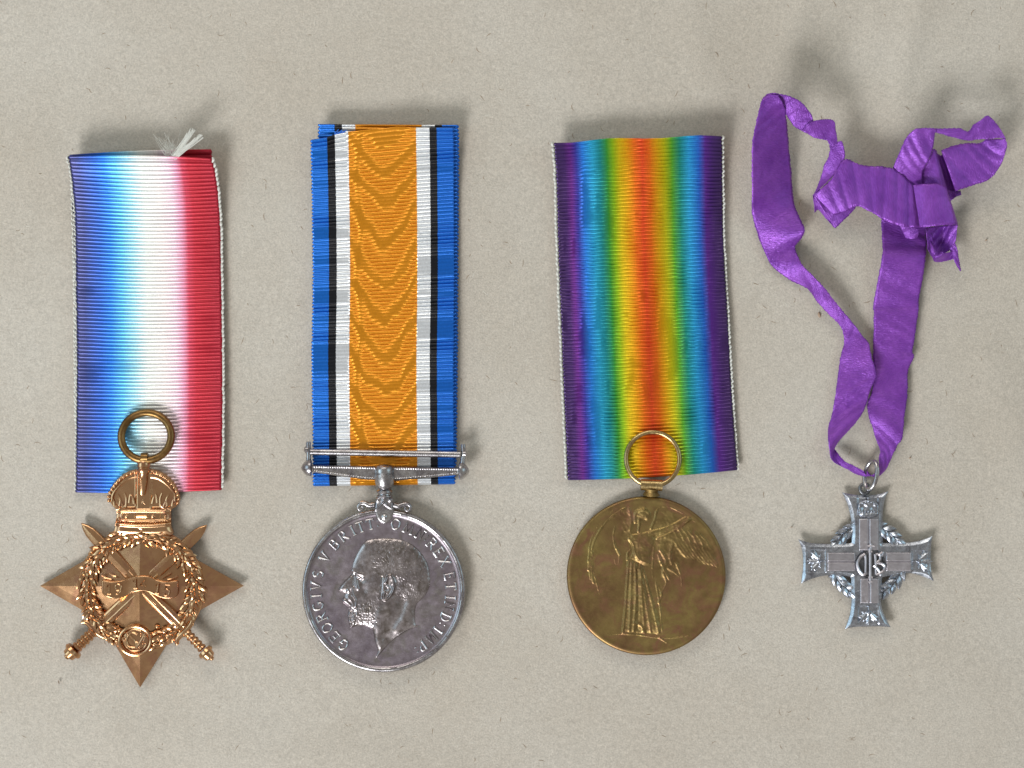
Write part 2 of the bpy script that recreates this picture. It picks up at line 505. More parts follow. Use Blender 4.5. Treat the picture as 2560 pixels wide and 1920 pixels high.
def picots(name, P, z, pitch, r, side, mat, parent, seed=0, l=5.2):
    """little loops of thread along a ribbon's edge"""
    rd = random.Random(seed)
    P = cr(P, 10)
    Ls = np.concatenate([[0], np.cumsum(np.linalg.norm(np.diff(P[:, :2], axis=0), axis=1))])
    items = []; s = 4
    while s < Ls[-1]-3:
        x = np.interp(s, Ls, P[:, 0])+rd.uniform(-.6, .6); y = np.interp(s, Ls, P[:, 1])
        zz = z(y) if callable(z) else z
        dx = side*rd.uniform(.8, 2.6)
        pts = [(x-dx*.4, y-l, zz-1), (x+dx*.6, y-l*.5, zz+r*.5), (x+dx, y, zz+r), (x+dx*.5, y+l*.55, zz+r*.4), (x-dx*.6, y+l, zz-1)]
        items.append(tube(pts, [r*.5, r, r*1.1, r, r*.5], 6))
        s += pitch*rd.uniform(.85, 1.15)
    V, F = join(items)
    o = part(name, V, F, mat, parent); o['kind'] = 'stuff'
    return o

# ------------------------------------------------------------------ lettering
def arc(cx, cy, rx, ry, a0, a1, n=9):
    return [(cx+rx*math.cos(math.radians(a)), cy+ry*math.sin(math.radians(a))) for a in np.linspace(a0, a1, n)]
def sf(x, y, w=.2): return [(x-w, y), (x+w, y)]
GL = {
 'G': [arc(.42, .5, .40, .5, 50, 310, 12), [(.68, .12), (.68, .42)], sf(.68, .42, .16)],
 'E': [[(.12, 0), (.12, 1)], [(0, 0), (.62, 0), (.66, .18)], [(0, 1), (.60, 1), (.63, .83)], [(.12, .52), (.46, .52)], [(.46, .42), (.46, .62)]],
 'O': [arc(.42, .5, .40, .5, 0, 360, 17)],
 'R': [[(.12, 0), (.12, 1)], sf(.12, 0, .14), [(0, 1), (.38, 1)]+arc(.38, .76, .24, .24, 80, -90, 7)+[(.12, .52)], [(.34, .52), (.70, 0), (.80, 0)]],
 'I': [[(.16, 0), (.16, 1)], sf(.16, 0, .16), sf(.16, 1, .16)],
 'V': [[(.06, 1), (.40, 0), (.74, 1)], sf(.06, 1, .13), sf(.74, 1, .13)],
 'S': [arc(.34, .75, .26, .25, 30, 250, 9)+arc(.34, .25, .28, .25, 80, -150, 9)],
 'B': [[(.12, 0), (.12, 1)], [(0, 1), (.36, 1)]+arc(.36, .77, .22, .23, 80, -90, 7)+[(.12, .54)], [(.36, .54)]+arc(.38, .27, .27, .27, 80, -90, 7)+[(0, 0)]],
 'T': [[(.36, 0), (.36, 1)], sf(.36, 0, .14), [(.0, .82), (.02, 1), (.70, 1), (.72, .82)]],
 'M': [[(.08, 0), (.14, 1), (.46, .12), (.78, 1), (.86, 0)], sf(.08, 0, .12), sf(.86, 0, .12)],
 'N': [[(.10, 0), (.10, 1), (.66, 0), (.66, 1)], sf(.10, 0, .12), sf(.66, 1, .12)],
 'X': [[(.04, 1), (.68, 0)], [(.64, 1), (.06, 0)], sf(.04, 1, .1), sf(.68, 0, .1), sf(.64, 1, .1), sf(.06, 0, .1)],
 'D': [[(.12, 0), (.12, 1)], [(0, 1), (.32, 1)]+arc(.32, .5, .38, .5, 80, -80, 9)+[(.32, 0), (0, 0)]],
 'P': [[(.12, 0), (.12, 1)], sf(.12, 0, .14), [(0, 1), (.38, 1)]+arc(.38, .74, .24, .26, 80, -90, 7)+[(.12, .48)]],
 ':': [[(.1, .22), (.1, .30)], [(.1, .72), (.1, .80)]],
 '.': [[(.1, .08), (.1, .16)]],
 '1': [[(.0, .78), (.2, 1), (.2, 0)], sf(.2, 0, .18)],
 '9': [arc(.32, .68, .28, .31, 0, 360, 12), [(.60, .68), (.56, .3), (.30, 0), (.1, .04)]],
 '4': [[(.46, 0), (.46, 1), (0, .32), (.66, .32)]],
 '5': [[(.56, 1), (.12, 1), (.08, .58)]+arc(.28, .32, .28, .32, 100, -150, 9)],
 '-': [[(.05, .45), (.4, .45)]],
}
GW = {'G': .8, 'E': .66, 'O': .84, 'R': .78, 'I': .32, 'V': .8, 'S': .66, 'B': .66, 'T': .72, 'M': .94, 'N': .76, 'X': .72, 'D': .74, 'P': .64, ':': .2, '.': .2,
      '1': .36, '9': .62, '4': .66, '5': .58, '-': .45}
def glyph(ch, cx, cy, h, ang, z, r, mat, parent, name='letter'):
    """raised stroke letter centred at (cx, cy), its top turned ang degrees clockwise"""
    c, s = math.cos(math.radians(ang)), math.sin(math.radians(ang))
    w = GW[ch]; it = []
    for st in GL[ch]:
        P = []
        for x, y in st:
            lx = (x-w/2)*h; ly = -(y-.5)*h
            P.append((cx+lx*c-ly*s, cy+lx*s+ly*c, z))
        it.append(tube(P, r, 6))
    V, F = join(it)
    return part(name, V, F, mat, parent)

# ================================================================== 1. bronze star
def leaf_mesh(name, l, w, h, mat):
    V = []; F = []
    prof = [(-1, .06, .2), (-.6, .62, .7), (-.1, 1, 1), (.35, .86, .95), (.72, .45, .7), (1, .04, .25)]
    for t, rr, hh in prof:
        for y, z in ((-1, 0), (-.62, .62), (0, .78 if rr > .1 else .3), (.62, .62), (1, 0)):
            V.append((t*l/S, y*(rr*w)/S, z*hh*h/S))
        V[-3] = (V[-3][0], 0, V[-3][2]*1.0+ .22*hh*h/S)
    for i in range(len(prof)-1):
        for j in range(4):
            F.append((i*5+j, (i+1)*5+j, (i+1)*5+j+1, i*5+j+1))
    me = make_mesh(name, V, F, world_verts=True, angle=22); me.materials.append(mat)
    return me

def place(me, name, x, y, z, rot, parent, sc_=1.0, tilt=0.0):
    o = bpy.data.objects.new(name, me); sc.collection.objects.link(o)
    o.parent = parent
    o.location = to_world([(x, y, z)])[0]-C.loc
    o.rotation_euler = (tilt, 0, rot)
    o.scale = (sc_, sc_, sc_)
    return o

def zlift(y, y0, y1, z0, z1, p=1.0):
    t = np.clip((y-y0)/(y1-y0), 0, 1)
    return z0+(z1-z0)*(1-(1-t)**p)

def build_star():
    root = start_thing('campaign_medal', 'copper bronze star medal with crown and crossed swords, on red white and blue ribbon', 'medal', 350, 1466, 22)
    # ---- ribbon
    zf1 = lambda U, T, X, Y: zlift(Y, 400, 640, 56, 9, 2.6)+5*np.sin(math.pi*U)*np.exp(-(Y-400)/300)-3*np.exp(-((Y-410)/9.0)**2)
    sag = lambda U, T: 9*np.sin(math.pi*U)*(.35+.65*np.exp(-T*3))*(.3+.7*np.sin(math.pi*np.clip(T*6, 0, .5)))-7*np.sin(math.pi*np.clip((U-.0), 0, 1))*np.exp(-T*40)
    L1 = [(177, 398), (182, 440), (187, 540), (189, 700), (191, 900), (190, 1060), (188, 1233)]
    R1 = [(533, 403), (541, 440), (548, 540), (551, 700), (554, 900), (554, 1060), (551, 1227)]
    rb = ribbon('ribbon', L1, R1, zf1, 92, M['rwb'], sag=sag, A=2.1, amp=lambda U, T, X, Y: .9+.7*vnoise(X, Y, 60, 77)+.4*vnoise(X*.5, Y*2, 24, 78))
    Lb = [(176, 392), (179, 440), (181, 540), (185, 700), (187, 900), (188, 1060), (190, 1222)]
    Rb = [(530, 379), (534, 440), (541, 540), (546, 700), (550, 900), (550, 1060), (548, 1218)]
    ribbon('ribbon_back', Lb, Rb, lambda U, T, X, Y: zlift(Y, 380, 620, 38, 1.5, 2.2), 60, M['rwb'], A=1.6, sag=lambda U, T: -3*np.sin(math.pi*U)*np.exp(-T*30))
    zz = lambda y: float(zlift(np.array(y), 400, 640, 56, 9, 2.6))
    picots('edge_stitching', [(p[0]+1.5, p[1]) for p in R1[0:]], zz, 11.5, 3.1, 1, M['white_thread'], rb, 1, l=6)
    picots('edge_stitching', [(p[0]-1, p[1]) for p in L1], lambda y: zz(y)+1, 11, 2.2, -1, M['white_thread'], rb, 2)
    picots('edge_stitching', [(p[0]-1.5, p[1]) for p in Lb[1:6]], 8, 11.5, 2.2, -1, M['white_thread'], rb, 3)
    # frayed white tuft at the cut end
    q = Q(150, 300, 3.606); rd = random.Random(3); it = []
    for i in range(60):
        k = i % 2; x0, y0 = 1040+rd.uniform(-40, 30), 375+rd.uniform(-10, 8)
        tx, ty = ((1225, 115) if k else (1300, 170))
        tx += rd.uniform(-26, 26); ty += rd.uniform(-20, 20)
        f = rd.uniform(.8, 1)
        x1, y1 = x0+(tx-x0)*f, y0+(ty-y0)*f
        m = ((x0+x1)/2+rd.uniform(-14, 6), (y0+y1)/2+rd.uniform(-6, 14))
        P = q([(x0, y0), m, (x1, y1)])
        zs = (56, 61+rd.uniform(-3, 4), 66+rd.uniform(-5, 6))
        it.append(tube([(p[0], p[1], z) for p, z in zip(cr(P, 3), np.interp(np.linspace(0, 2, 7), [0, 1, 2], zs))], 1.15, 4))
    for i in range(46):
        x0, y0 = 1010+rd.uniform(-40, 60), 365+rd.uniform(-60, 8)
        a = math.radians(rd.uniform(75, 130)); l = rd.uniform(50, 200)
        P = q([(x0, y0), (x0+l*.5*math.cos(a)+rd.uniform(-15, 15), y0-l*.5*math.sin(a)), (x0+l*math.cos(a)+rd.uniform(-30, 30), y0-l*math.sin(a))])
        it.append(tube([(p[0], p[1], 58+rd.uniform(-1, 4)) for p in cr(P, 3)], .4, 3))
    V, F = join(it); o = part('frayed_threads', V, F, M['white_thread'], rb); o['kind'] = 'stuff'
    # ---- star body: eight facets
    c1 = Q(60, 1000, 2.2417); c2 = Q(180, 1280, 4.365); c3 = Q(250, 1010, 4.878)
    cx, cy = 350, 1466
    tips = [(98, 1466), (348, 1719.5), (606.5, 1466), (350, 1225)]
    inn = [(250, 1553), (451, 1553), (452, 1380), (248, 1380)]
    order = [tips[0], inn[0], tips[1], inn[1], tips[2], inn[2], tips[3], inn[3]]
    V = [(cx, cy, 33)]; F = []
    nsub = 6
    # facet grids: between centre, tip, inner with slightly hollow curves
    for i in range(8):
        a, b = np.array(order[i]), np.array(order[(i+1) % 8])
        za, zb = (8, 8) if i % 2 == 0 else (8, 8)
        base = len(V)
        for r in range(nsub+1):
            for s in range(nsub+1):
                u, w = r/nsub, s/nsub
                p = np.array([cx, cy])*(1-u)+(a*(1-w)+b*w)*u
                z = 33*(1-u)**1.15+(za*(1-w)+zb*w)*(1-(1-u)**1.15)
                V.append((p[0], p[1], z))
        for r in range(nsub):
            for s in range(nsub):
                q0 = base+r*(nsub+1)+s
                F.append((q0, q0+nsub+1, q0+nsub+2, q0+1))
        o0 = len(V)
        V += [(a[0], a[1], za), (b[0], b[1], zb), (b[0], b[1], 0), (a[0], a[1], 0)]
        F.append((o0, o0+3, o0+2, o0+1))
    star = part('star', V, F, M['bronze'], smooth=False)
    # ---- swords
    def sword(tip, pom, z, mat, hilt_r, label):
        tip = np.array(tip); pom = np.array(pom); d = pom-tip; Ln = np.linalg.norm(d); d /= Ln; n = np.array([-d[1], d[0]])
        blade_l = Ln*.80
        pr = [(0, 0), (6, 4), (16, 9), (32, 13.5), (52, 15), (80, 15), (blade_l, 15.5)]
        outl = [tuple(tip+d*a+n*b) for a, b in pr]+[tuple(tip+d*a-n*b) for a, b in pr[:0:-1]]
        xs = [p[0] for p in outl]; ys = [p[1] for p in outl]
        def hf(X, Y, dd):
            s = (X-tip[0])*d[0]+(Y-tip[1])*d[1]; t = (X-tip[0])*n[0]+(Y-tip[1])*n[1]
            h = z(s/Ln)-np.abs(t)*.22+np.where(s > blade_l*.45, 2.0*np.exp(-((np.abs(t)-6)/1.8)**2), 0)
            return h-2.0*np.exp(dd/1.4)
        sw = sheet('sword', poly_sdf(outl), hf, (min(xs)-2, min(ys)-2, max(xs)+2, max(ys)+2), 1.4, 2, mat, angle=30)
        zh = float(z(np.array(.86)))
        g0 = tip+d*(Ln*.795)
        gp = [(g0+n*k+d*e) for k, e in ((-36, -9), (-24, -2), (-8, 1), (8, 1), (24, 1), (33, 5), (37, 12))]
        V, F = tube([(p[0], p[1], zh+1) for p in cr(gp, 4)], np.interp(np.linspace(0, 1, 25), [0, .15, .5, .85, 1], [4, 6, 8, 6, 5]), 10)
        part('guard', V, F, mat, sw)
        a0 = tip+d*(Ln*.80); a1 = tip+d*(Ln*.935); a2 = tip+d*Ln*1.0
        prof = []
        for i in range(5):
            prof += [(i/5+.02, hilt_r*.78), (i/5+.06, hilt_r), (i/5+.13, hilt_r*1.05), (i/5+.18, hilt_r*.78)]
        V, F = lathe((a0[0], a0[1], zh), (a1[0], a1[1], zh), prof, 16); part('grip', V, F, mat, sw)
        r = hilt_r
        V, F = lathe((a1[0], a1[1], zh), (a2[0], a2[1], zh), [(0, r*.8), (.06, r*1.5), (.3, r*1.75), (.42, r*1.6), (.46, r*1.3), (.8, r*1.15), (.9, r*.8), (.95, r*.5), (1.05, r*.5), (1.15, r*.1)], 18)
        part('pommel', V, F, mat, sw)
        return sw
    sword(c1([(318, 692)])[0], c1([(1052, 1447)])[0], lambda s: 15+17*np.sin(math.pi*np.clip(s, 0, 1))**.8, M['bronze'], 12, '')
    sword(c1([(1020, 702)])[0], c1([(240, 1440)])[0], lambda s: 14+14*np.sin(math.pi*np.clip(s, 0, 1))**.8, M['bronze'], 14, '')
    # ---- wreath
    wx, wy, wr = 352, 1472, 135
    P = [(wx+wr*math.cos(a)*1.0, wy+wr*math.sin(a)*.985, 13) for a in np.linspace(0, 2*math.pi, 96, endpoint=False)]
    V, F = tube(P, 22, 12, closed=True, flat=.52); wreath = part('wreath', V, F, M['bronze'])
    leaf = leaf_mesh('leaf', 15.5, 6.2, 6.5, M['bronze']); berry = make_mesh('berry', *[list(x) for x in [[((v[0])/S, -v[1]/S, v[2]/S) for v in dome(0, 0, 0, 3.6, 3.6, 4, 4, 8)[0]], dome(0, 0, 0, 1, 1, 1, 4, 8)[1]]], world_verts=True)
    berry.materials.append(M['bronze'])
    rd = random.Random(9)
    for i in range(64):
        a = 2*math.pi*(i+.3)/64
        if abs(((a-math.pi/2+math.pi) % (2*math.pi))-math.pi) < .26: continue
        # px angle: measured with y down; leaves grow from the bottom up both sides
        sgn = -1 if math.cos(a) > 0 else 1
        for k, off in enumerate((-15, 0, 15)):
            aa = a+(0 if k == 1 else 1)*math.pi/64+rd.uniform(-.03, .03)
            o2 = off+rd.uniform(-4, 4); x = wx+(wr+o2)*math.cos(aa); y = wy+(wr*.985+o2)*math.sin(aa)
            tang = aa+sgn*math.pi/2            # px direction upwards along ring
            dirw = -tang+(sgn*(-.6 if off > 0 else .6 if off < 0 else 0))+rd.uniform(-.35, .35)
            place(leaf, 'leaf', x, y, (27 if k == 1 else 22.5)+rd.uniform(-1, 2), dirw, wreath, rd.uniform(.75, 1.15), rd.uniform(-.8, .8))
        if i % 4 == 0:
            aa = a+rd.uniform(-.02, .02); ro = rd.choice((-9, 9, 8, -17))
            place(berry, 'berry', wx+(wr+ro)*math.cos(aa), wy+(wr+ro)*math.sin(aa), 28.5, 0, wreath, rd.uniform(.85, 1.15))
    # ---- date scroll
    cc = lambda p: c2([p])[0]
    outl = c2(cr([(335, 790), (345, 740), (430, 752), (540, 745), (630, 715), (700, 695), (780, 690), (860, 700), (930, 735), (1030, 755), (1150, 745), (1165, 800), (1158, 900),
                  (1090, 938), (990, 935), (900, 895), (820, 862), (730, 862), (660, 880), (590, 915), (480, 940), (380, 915), (340, 870)], 4, True).tolist())
    def hs(X, Y, dd):
        zx = (X-180)*4.365
        return 38+1.8*np.cos((zx-770)/170*math.pi)+.5*np.exp(-((dd+2.5)/1.6)**2)-1.6*np.exp(dd/1.1)
    scroll = sheet('scroll', poly_sdf(outl), hs, (250, 1434, 450, 1500), 1.0, 20, M['bronze'])
    for ch, x, y, h, a in (('1', 420, 836, 92, 0), ('9', 520, 836, 96, 0), ('1', 705, 778, 84, 0), ('4', 790, 778, 86, 3), ('1', 945, 830, 90, 8), ('5', 1045, 850, 96, 6)):
        p = cc((x, y)); glyph(ch, p[0], p[1], h*1.2/4.365, a, 41.6+(1.4 if 650 < x < 860 else 0), 2.1, M['bronze'], scroll, 'numeral')
    it = []
    for pts in ([(330, 680), (380, 715), (440, 735)], [(420, 660), (455, 690), (490, 700)], [(350, 655), (330, 690), (380, 735)], [(1160, 690), (1100, 725), (1050, 735)], [(1090, 655), (1030, 690), (990, 715)]):
        it.append(tube([(p[0], p[1], 33) for p in cr(c2(pts), 4)], 2.2, 6))
    V, F = join(it); part('scroll_end', V, F, M['bronze'], scroll)
    # ---- oval cypher medallion
    ex, ey = cc((695, 1398))
    P = [(ex+39*math.cos(a), ey+35*math.sin(a), 32) for a in np.linspace(0, 2*math.pi, 48, endpoint=False)]
    V, F = tube(P, 4, 8, closed=True); med = part('cypher_oval', V, F, M['bronze'])
    V, F = dome(ex, ey, 24, 38, 34, 7, 6, 32); part('oval_field', V, F, M['bronze'], med)
    it = []
    def monog(strokes, r=2.2, z=32):
        for st in strokes:
            it.append(tube([(p[0], p[1], z) for p in cr(c2(st), 4)], r, 6))
    monog([[(720, 1330), (670, 1310), (620, 1350), (605, 1410), (640, 1460), (700, 1470), (740, 1430), (700, 1410)],
           [(640, 1340), (690, 1400), (710, 1470)], [(800, 1330), (760, 1400), (715, 1470)], [(640, 1290), (700, 1275), (760, 1290)],
           [(600, 1440), (650, 1500), (720, 1510), (790, 1480), (820, 1430)], [(770, 1320), (800, 1360), (790, 1400)]], 2.4)
    V, F = join(it); part('cypher', V, F, M['bronze'], med)
    rd = random.Random(4)
    for i in range(26):
        a = rd.uniform(0, 6.28); rr = rd.uniform(.55, .9)
        place(berry, 'berry', ex+34*rr*math.cos(a), ey+30*rr*math.sin(a), 28.5, 0, med, rd.uniform(.5, .8))
    it = []
    for x, y, r in ((910, 1320, 34), (960, 1370, 40), (1010, 1300, 42), (930, 1250, 30), (1040, 1360, 30), (900, 1440, 36), (470, 1330, 30), (520, 1290, 32), (490, 1400, 36)):
        p = cc((x, y)); V, F = dome(p[0], p[1], 20, r/4.365, r/4.6, 11, 4, 9); part('rosette', V, F, M['bronze'], med)
    # ---- crown
    outl = c3(cr([(110, 1160), (125, 1060), (175, 970), (250, 890), (340, 830), (440, 800), (540, 785), (650, 800), (760, 840), (850, 905), (920, 990), (960, 1090), (965, 1180), (930, 1250), (865, 1300),
                  (862, 1400), (865, 1500), (870, 1600), (520, 1620), (200, 1600), (185, 1500), (200, 1400), (205, 1300), (150, 1240)], 4, True).tolist())
    def hc(X, Y, dd):
        zx = (X-250)*4.878; zy = (Y-1010)*4.878
        z = 24+6*np.sqrt(np.clip(1-((zx-530)/460)**2, 0, 1))
        z = z-5*sm(-14, 0, dd)+0*zx
        hollow = sm(1290, 1250, zy)*sm(0, 1, (-dd-7)/4)
        z -= 5.5*hollow*sm(70, 110, np.abs(zx-535))
        z += 3.2*np.exp(-((zy-1300-.00012*(zx-530)**2)/16)**2)+3.2*np.exp(-((zy-1432+.00016*(zx-530)**2)/12)**2)+4*np.exp(-((zy-1480+.0002*(zx-530)**2)/18)**2)
        z -= 2.5*np.exp(-((zy-1455+.0002*(zx-530)**2)/8)**2)
        return z
    crown = sheet('crown', poly_sdf(outl), hc, (265, 1165, 455, 1350), 1.1, 4, M['bronze'])
    pearl = berry
    for side in (0, 1):
        A_ = [(445, 830), (330, 870), (225, 945), (140, 1050), (105, 1140), (120, 1210)] if side == 0 else [(650, 835), (760, 880), (870, 975), (935, 1075), (960, 1170), (935, 1240)]
        P = cr(c3(A_), 12); Ls = np.concatenate([[0], np.cumsum(np.linalg.norm(np.diff(P, axis=0), axis=1))])
        for s in np.arange(3, Ls[-1], 10.5):
            place(pearl, 'pearl', np.interp(s, Ls, P[:, 0]), np.interp(s, Ls, P[:, 1]), 25, 0, crown, 1.25)
    V, F = join([tube([(p[0], p[1], 26) for p in cr(c3(pp), 5)], 2.4, 7) for pp in
                 ([(455, 895), (350, 925), (240, 1000), (165, 1100), (150, 1190)], [(620, 900), (720, 920), (830, 1000), (905, 1100), (915, 1190)])])
    part('arch_rib', V, F, M['bronze'], crown)
    V, F = lathe(c3([(545, 690)])[0]+(34,), c3([(520, 1110)])[0]+(30,), [(0, 13), (.04, 16), (.12, 17), (.18, 17), (.2, 15), (.23, 15), (.25, 17.5), (.32, 17), (.38, 14), (.42, 12), (.6, 12.5), (.95, 9), (1, 7)], 18)
    part('centre_arch', V, F, M['bronze'], crown)
    for i in range(6):
        p = c3([(518-i*.5, 915+i*32)])[0]; place(pearl, 'pearl', p[0], p[1], 43-i*1.6, 0, crown, 1.1-.05*i)
    it = []
    for sx in (-1, 1):
        for pts in ([(520, 1180), (560, 1130), (610, 1110)], [(520, 1190), (560, 1230), (620, 1260)], [(640, 1220), (660, 1140), (690, 1110)], [(700, 1210), (690, 1130), (680, 1100)],
                    [(740, 1260), (735, 1160), (760, 1090)], [(770, 1270), (800, 1200), (840, 1150)], [(820, 1250), (810, 1170), (840, 1110)], [(880, 1250), (890, 1190), (910, 1150)], [(740, 1240), (790, 1280), (860, 1290)]):
            P = c3([(530+(x-530)*sx, y) for x, y in pts])
            it.append(tube([(p[0], p[1], 27.5-abs(p[0]-359)*.05) for p in cr(P, 4)], np.linspace(3.4, 2.0, len(cr(P, 4))), 7))
    V, F = join(it); part('crown_leaves', V, F, M['bronze'], crown)
    it = []
    for x, y, rx, ry in ((330, 1370, 36, 32), (650, 1370, 36, 32), (240, 1400, 18, 26), (430, 1375, 10, 30), (590, 1375, 10, 30), (740, 1375, 10, 30), (800, 1370, 22, 26), (280, 1345, 9, 14)):
        p = c3([(x, y)])[0]; it.append(dome(p[0], p[1], 26, rx/4.878, ry/4.878, 7, 4, 10))
    p0, p1 = c3([(450, 1375), (575, 1375)]); it.append(tube([(p0[0], p0[1], 30), (p1[0], p1[1], 30)], 4.2, 8))
    for k in range(22):
        x = 235+k*28; p = c3([(x, 1442-.00018*(x-530)**2)])[0]; it.append(dome(p[0], p[1], 28, 2.4, 2.4, 3.6, 3, 7))
    V, F = join(it); part('jewels', V, F, M['bronze'], crown)
    # ---- suspension ring
    px, py = c3([(570, 402)])[0]
    P = [(px+62*math.cos(a), py+59*math.sin(a), 30+8*math.sin(a)) for a in np.linspace(0, 2*math.pi, 72, endpoint=False)]
    V, F = tube(P, 9.8, 14, closed=True); part('suspension_ring', V, F, M['bronze_dark'])
    V, F = lathe((px-12, py+52, 38), (px+6, py+52, 38), [(0, 9), (.05, 12), (.95, 12), (1, 9)], 14); part('ring_loop', V, F, M['bronze_dark'])
build_star()

# ================================================================== 2. silver disc with portrait
def disc(name, cx, cy, r, prof, mat, parent=None, seg=240, bumps=None):
    """lathed disc; prof = [(radius, z)] from the centre outwards"""
    V = []; F = []
    for rr, z in prof:
        for k in range(seg):
            a = 2*math.pi*k/seg
            zz = z+(bumps(rr, a) if bumps else 0)
            V.append((cx+rr*math.cos(a), cy+rr*math.sin(a), zz))
    for i in range(len(prof)-1):
        for k in range(seg):
            l = (k+1) % seg
            F.append((i*seg+k, (i+1)*seg+k, (i+1)*seg+l, i*seg+l)[::-1])
    return part(name, V, F, mat, parent, angle=38)

def build_silver():
    root = start_thing('campaign_medal', 'round silver medal with a bearded head in profile on orange, white, black and blue ribbon', 'medal', 959, 1477, 26)
    # ---- ribbon
    W0 = 353.0
    def amp(U, T, X, Y):
        ux = np.abs(X-959)/85
        Yw = Y+50*vnoise(X*0, Y, 150, 6)+104*np.minimum(ux, 1.3)**1.35+24*vnoise(X, Y, 60, 8)+20*vnoise(X, Y*.2, 17, 5)
        a = .5+.5*np.sin(2*math.pi*Yw/92)
        a2 = .5+.5*np.sin(2*math.pi*(Yw+30*vnoise(X, Y, 30, 2))/37)
        a = .20+.9*sm(.0, .85, a)+.10*a2
        col = 1-.75*np.exp(-((X-898-6*np.sin(Y/40))/7)**2)
        a = a*col
        stripe = (U < .26) | (U > .735)
        b = .22+1.2*np.clip(.5+1.9*vnoise(X*.0+7, Y, 24, 9)+.5*vnoise(X*0, Y, 60, 4), 0, 1)
        b2 = .22+1.2*np.clip(.5+1.9*vnoise(X*.0+7, Y, 26, 19)+.5*vnoise(X*0, Y, 60, 14), 0, 1)
        return np.where(stripe, np.where(U < .5, b, b2), a)
    def zf(U, T, X, Y):
        z = 20+22*np.exp(-(Y-330)/80.0)
        z = z-16*sm(1192, 1219, Y)**2+2.0*np.sin(Y/120)
        return z
    L = [(779, 357), (780, 420), (783, 700), (781, 900), (783, 1080), (783, 1218)]
    R = [(1133, 326), (1134, 420), (1135, 700), (1133, 900), (1134, 1080), (1136, 1213)]
    cut = lambda U: np.interp(U, [0, .11, .17, .27, .45, .6, .75, 1], [-2, -4, -10, -13, -13, -14, -8, 0])
    rb = ribbon('ribbon', L, R, zf, 97, M['moire'], amp=amp, A=3.2, topcut=cut, jag=2.0, cols=120)
    Lb = [(797, 316), (797, 360), (790, 700), (792, 1080), (795, 1205)]
    Rb = [(1145, 318), (1145, 420), (1143, 700), (1140, 1080), (1136, 1205)]
    ribbon('ribbon_back', Lb, Rb, lambda U, T, X, Y: zlift(Y, 316, 520, 30, 5, 2), 97, M['moire'], A=2.2, jag=2.2, cols=90)
    rd = random.Random(12); it = []
    q = Q(750, 280, 3.951)
    for i in range(26):
        x0, y0 = 385+rd.uniform(-40, 50), 258+rd.uniform(-10, 8)
        P = q([(x0, y0), (x0+rd.uniform(-10, 25), y0-20), (x0+rd.uniform(-20, 45), y0-rd.uniform(15, 50))])
        it.append(tube([(p[0], p[1], 40) for p in cr(P, 3)], .9, 4))
    for i in range(20):
        x0, y0 = 1500+rd.uniform(-6, 6), rd.uniform(185, 260)
        P = q([(x0, y0), (x0+8, y0-4), (x0+rd.uniform(4, 22), y0+rd.uniform(-25, 8))])
        it.append(tube([(p[0], p[1], 38) for p in cr(P, 3)], .8, 4))
    V, F = join(it); o = part('frayed_threads', V, F, M['blue_thread'], rb); o['kind'] = 'stuff'
    # ---- disc
    cx, cy, R_ = 959, 1477, 203
    nb = np.random.default_rng(2).normal(0, 1, 240)
    zF = 24
    prof = [(r, zF) for r in np.linspace(0.5, 184, 40)]
    prof += [(187, zF+.3), (190, zF+1.5), (192, zF+3.4)]
    d = disc('disc', cx, cy, R_, prof, M['silver_field'], bumps=None)
    rim = [(191, zF+2.0), (193, zF+4.2), (196, zF+5.0), (199, zF+4.6), (201.5, zF+3), (203, zF), (203.3, zF-4), (203, 5), (201, 3), (150, 3)]
    def rb_(rr, a):
        return (.5*math.sin(a*9+1)+.35*math.sin(a*23)) if 192 < rr < 202 else 0
    disc('rim', cx, cy, R_, rim, M['silver'], d, bumps=rb_)
    # ---- portrait
    q = Q(820, 1320, 4.88)
    outl = cr([(284, 500), (300, 430), (335, 335), (385, 245), (440, 172), (510, 138), (600, 126), (720, 122), (850, 132), (960, 165), (1050, 220), (1125, 290), (1182, 370), (1225, 460),
               (1247, 560), (1250, 650), (1232, 740), (1190, 820), (1130, 885), (1085, 930), (1066, 1000), (1066, 1100), (1078, 1180), (1120, 1203), (1010, 1232), (900, 1290), (800, 1362),
               (720, 1440), (640, 1530), (572, 1592), (602, 1500), (572, 1390), (546, 1262), (500, 1216), (420, 1196), (340, 1200), (282, 1222), (248, 1150), (240, 1050), (243, 965),
               (180, 912), (176, 870), (200, 806), (150, 778), (128, 755), (140, 716), (190, 655), (250, 600), (288, 556), (276, 524)], 4, True).tolist()
    sdf0 = poly_sdf(outl)
    def hp(X, Y):
        x = (X-820)*4.88; y = (Y-1320)*4.88
        dz = sdf0(x, y)/4.88; t = np.clip(-dz, 0, None)
        z = 3.8*(1-np.exp(-t/3.4))+8.0*(1-np.exp(-t/30))
        up = z.copy()
        z += ridge(x, y, [(292, 508), (335, 545), (425, 566)], 26, 2.2)
        z += gauss(x, y, 395, 640, 44, -3.0, 40)+gauss(x, y, 372, 606, 22, 2.4, 13)+ridge(x, y, [(350, 580), (378, 590), (408, 612)], 8, 2.0)+ridge(x, y, [(410, 640), (440, 610)], 10, 1.0)
        z += ridge(x, y, [(330, 560), (318, 640), (320, 700)], 14, -2.0)+ridge(x, y, [(345, 620), (355, 690), (372, 740)], 16, 1.8)
        z += ridge(x, y, [(272, 600), (200, 690), (165, 745)], 26, 1.2)+gauss(x, y, 248, 765, 20, 2.2)+ridge(x, y, [(292, 740), (310, 810), (345, 880), (342, 955)], 9, 2.4)
        z += ridge(x, y, [(278, 760), (285, 820)], 10, -1.6)
        z += gauss(x, y, 440, 750, 48, -2.4, 62)+gauss(x, y, 560, 690, 110, 2.4, 130)
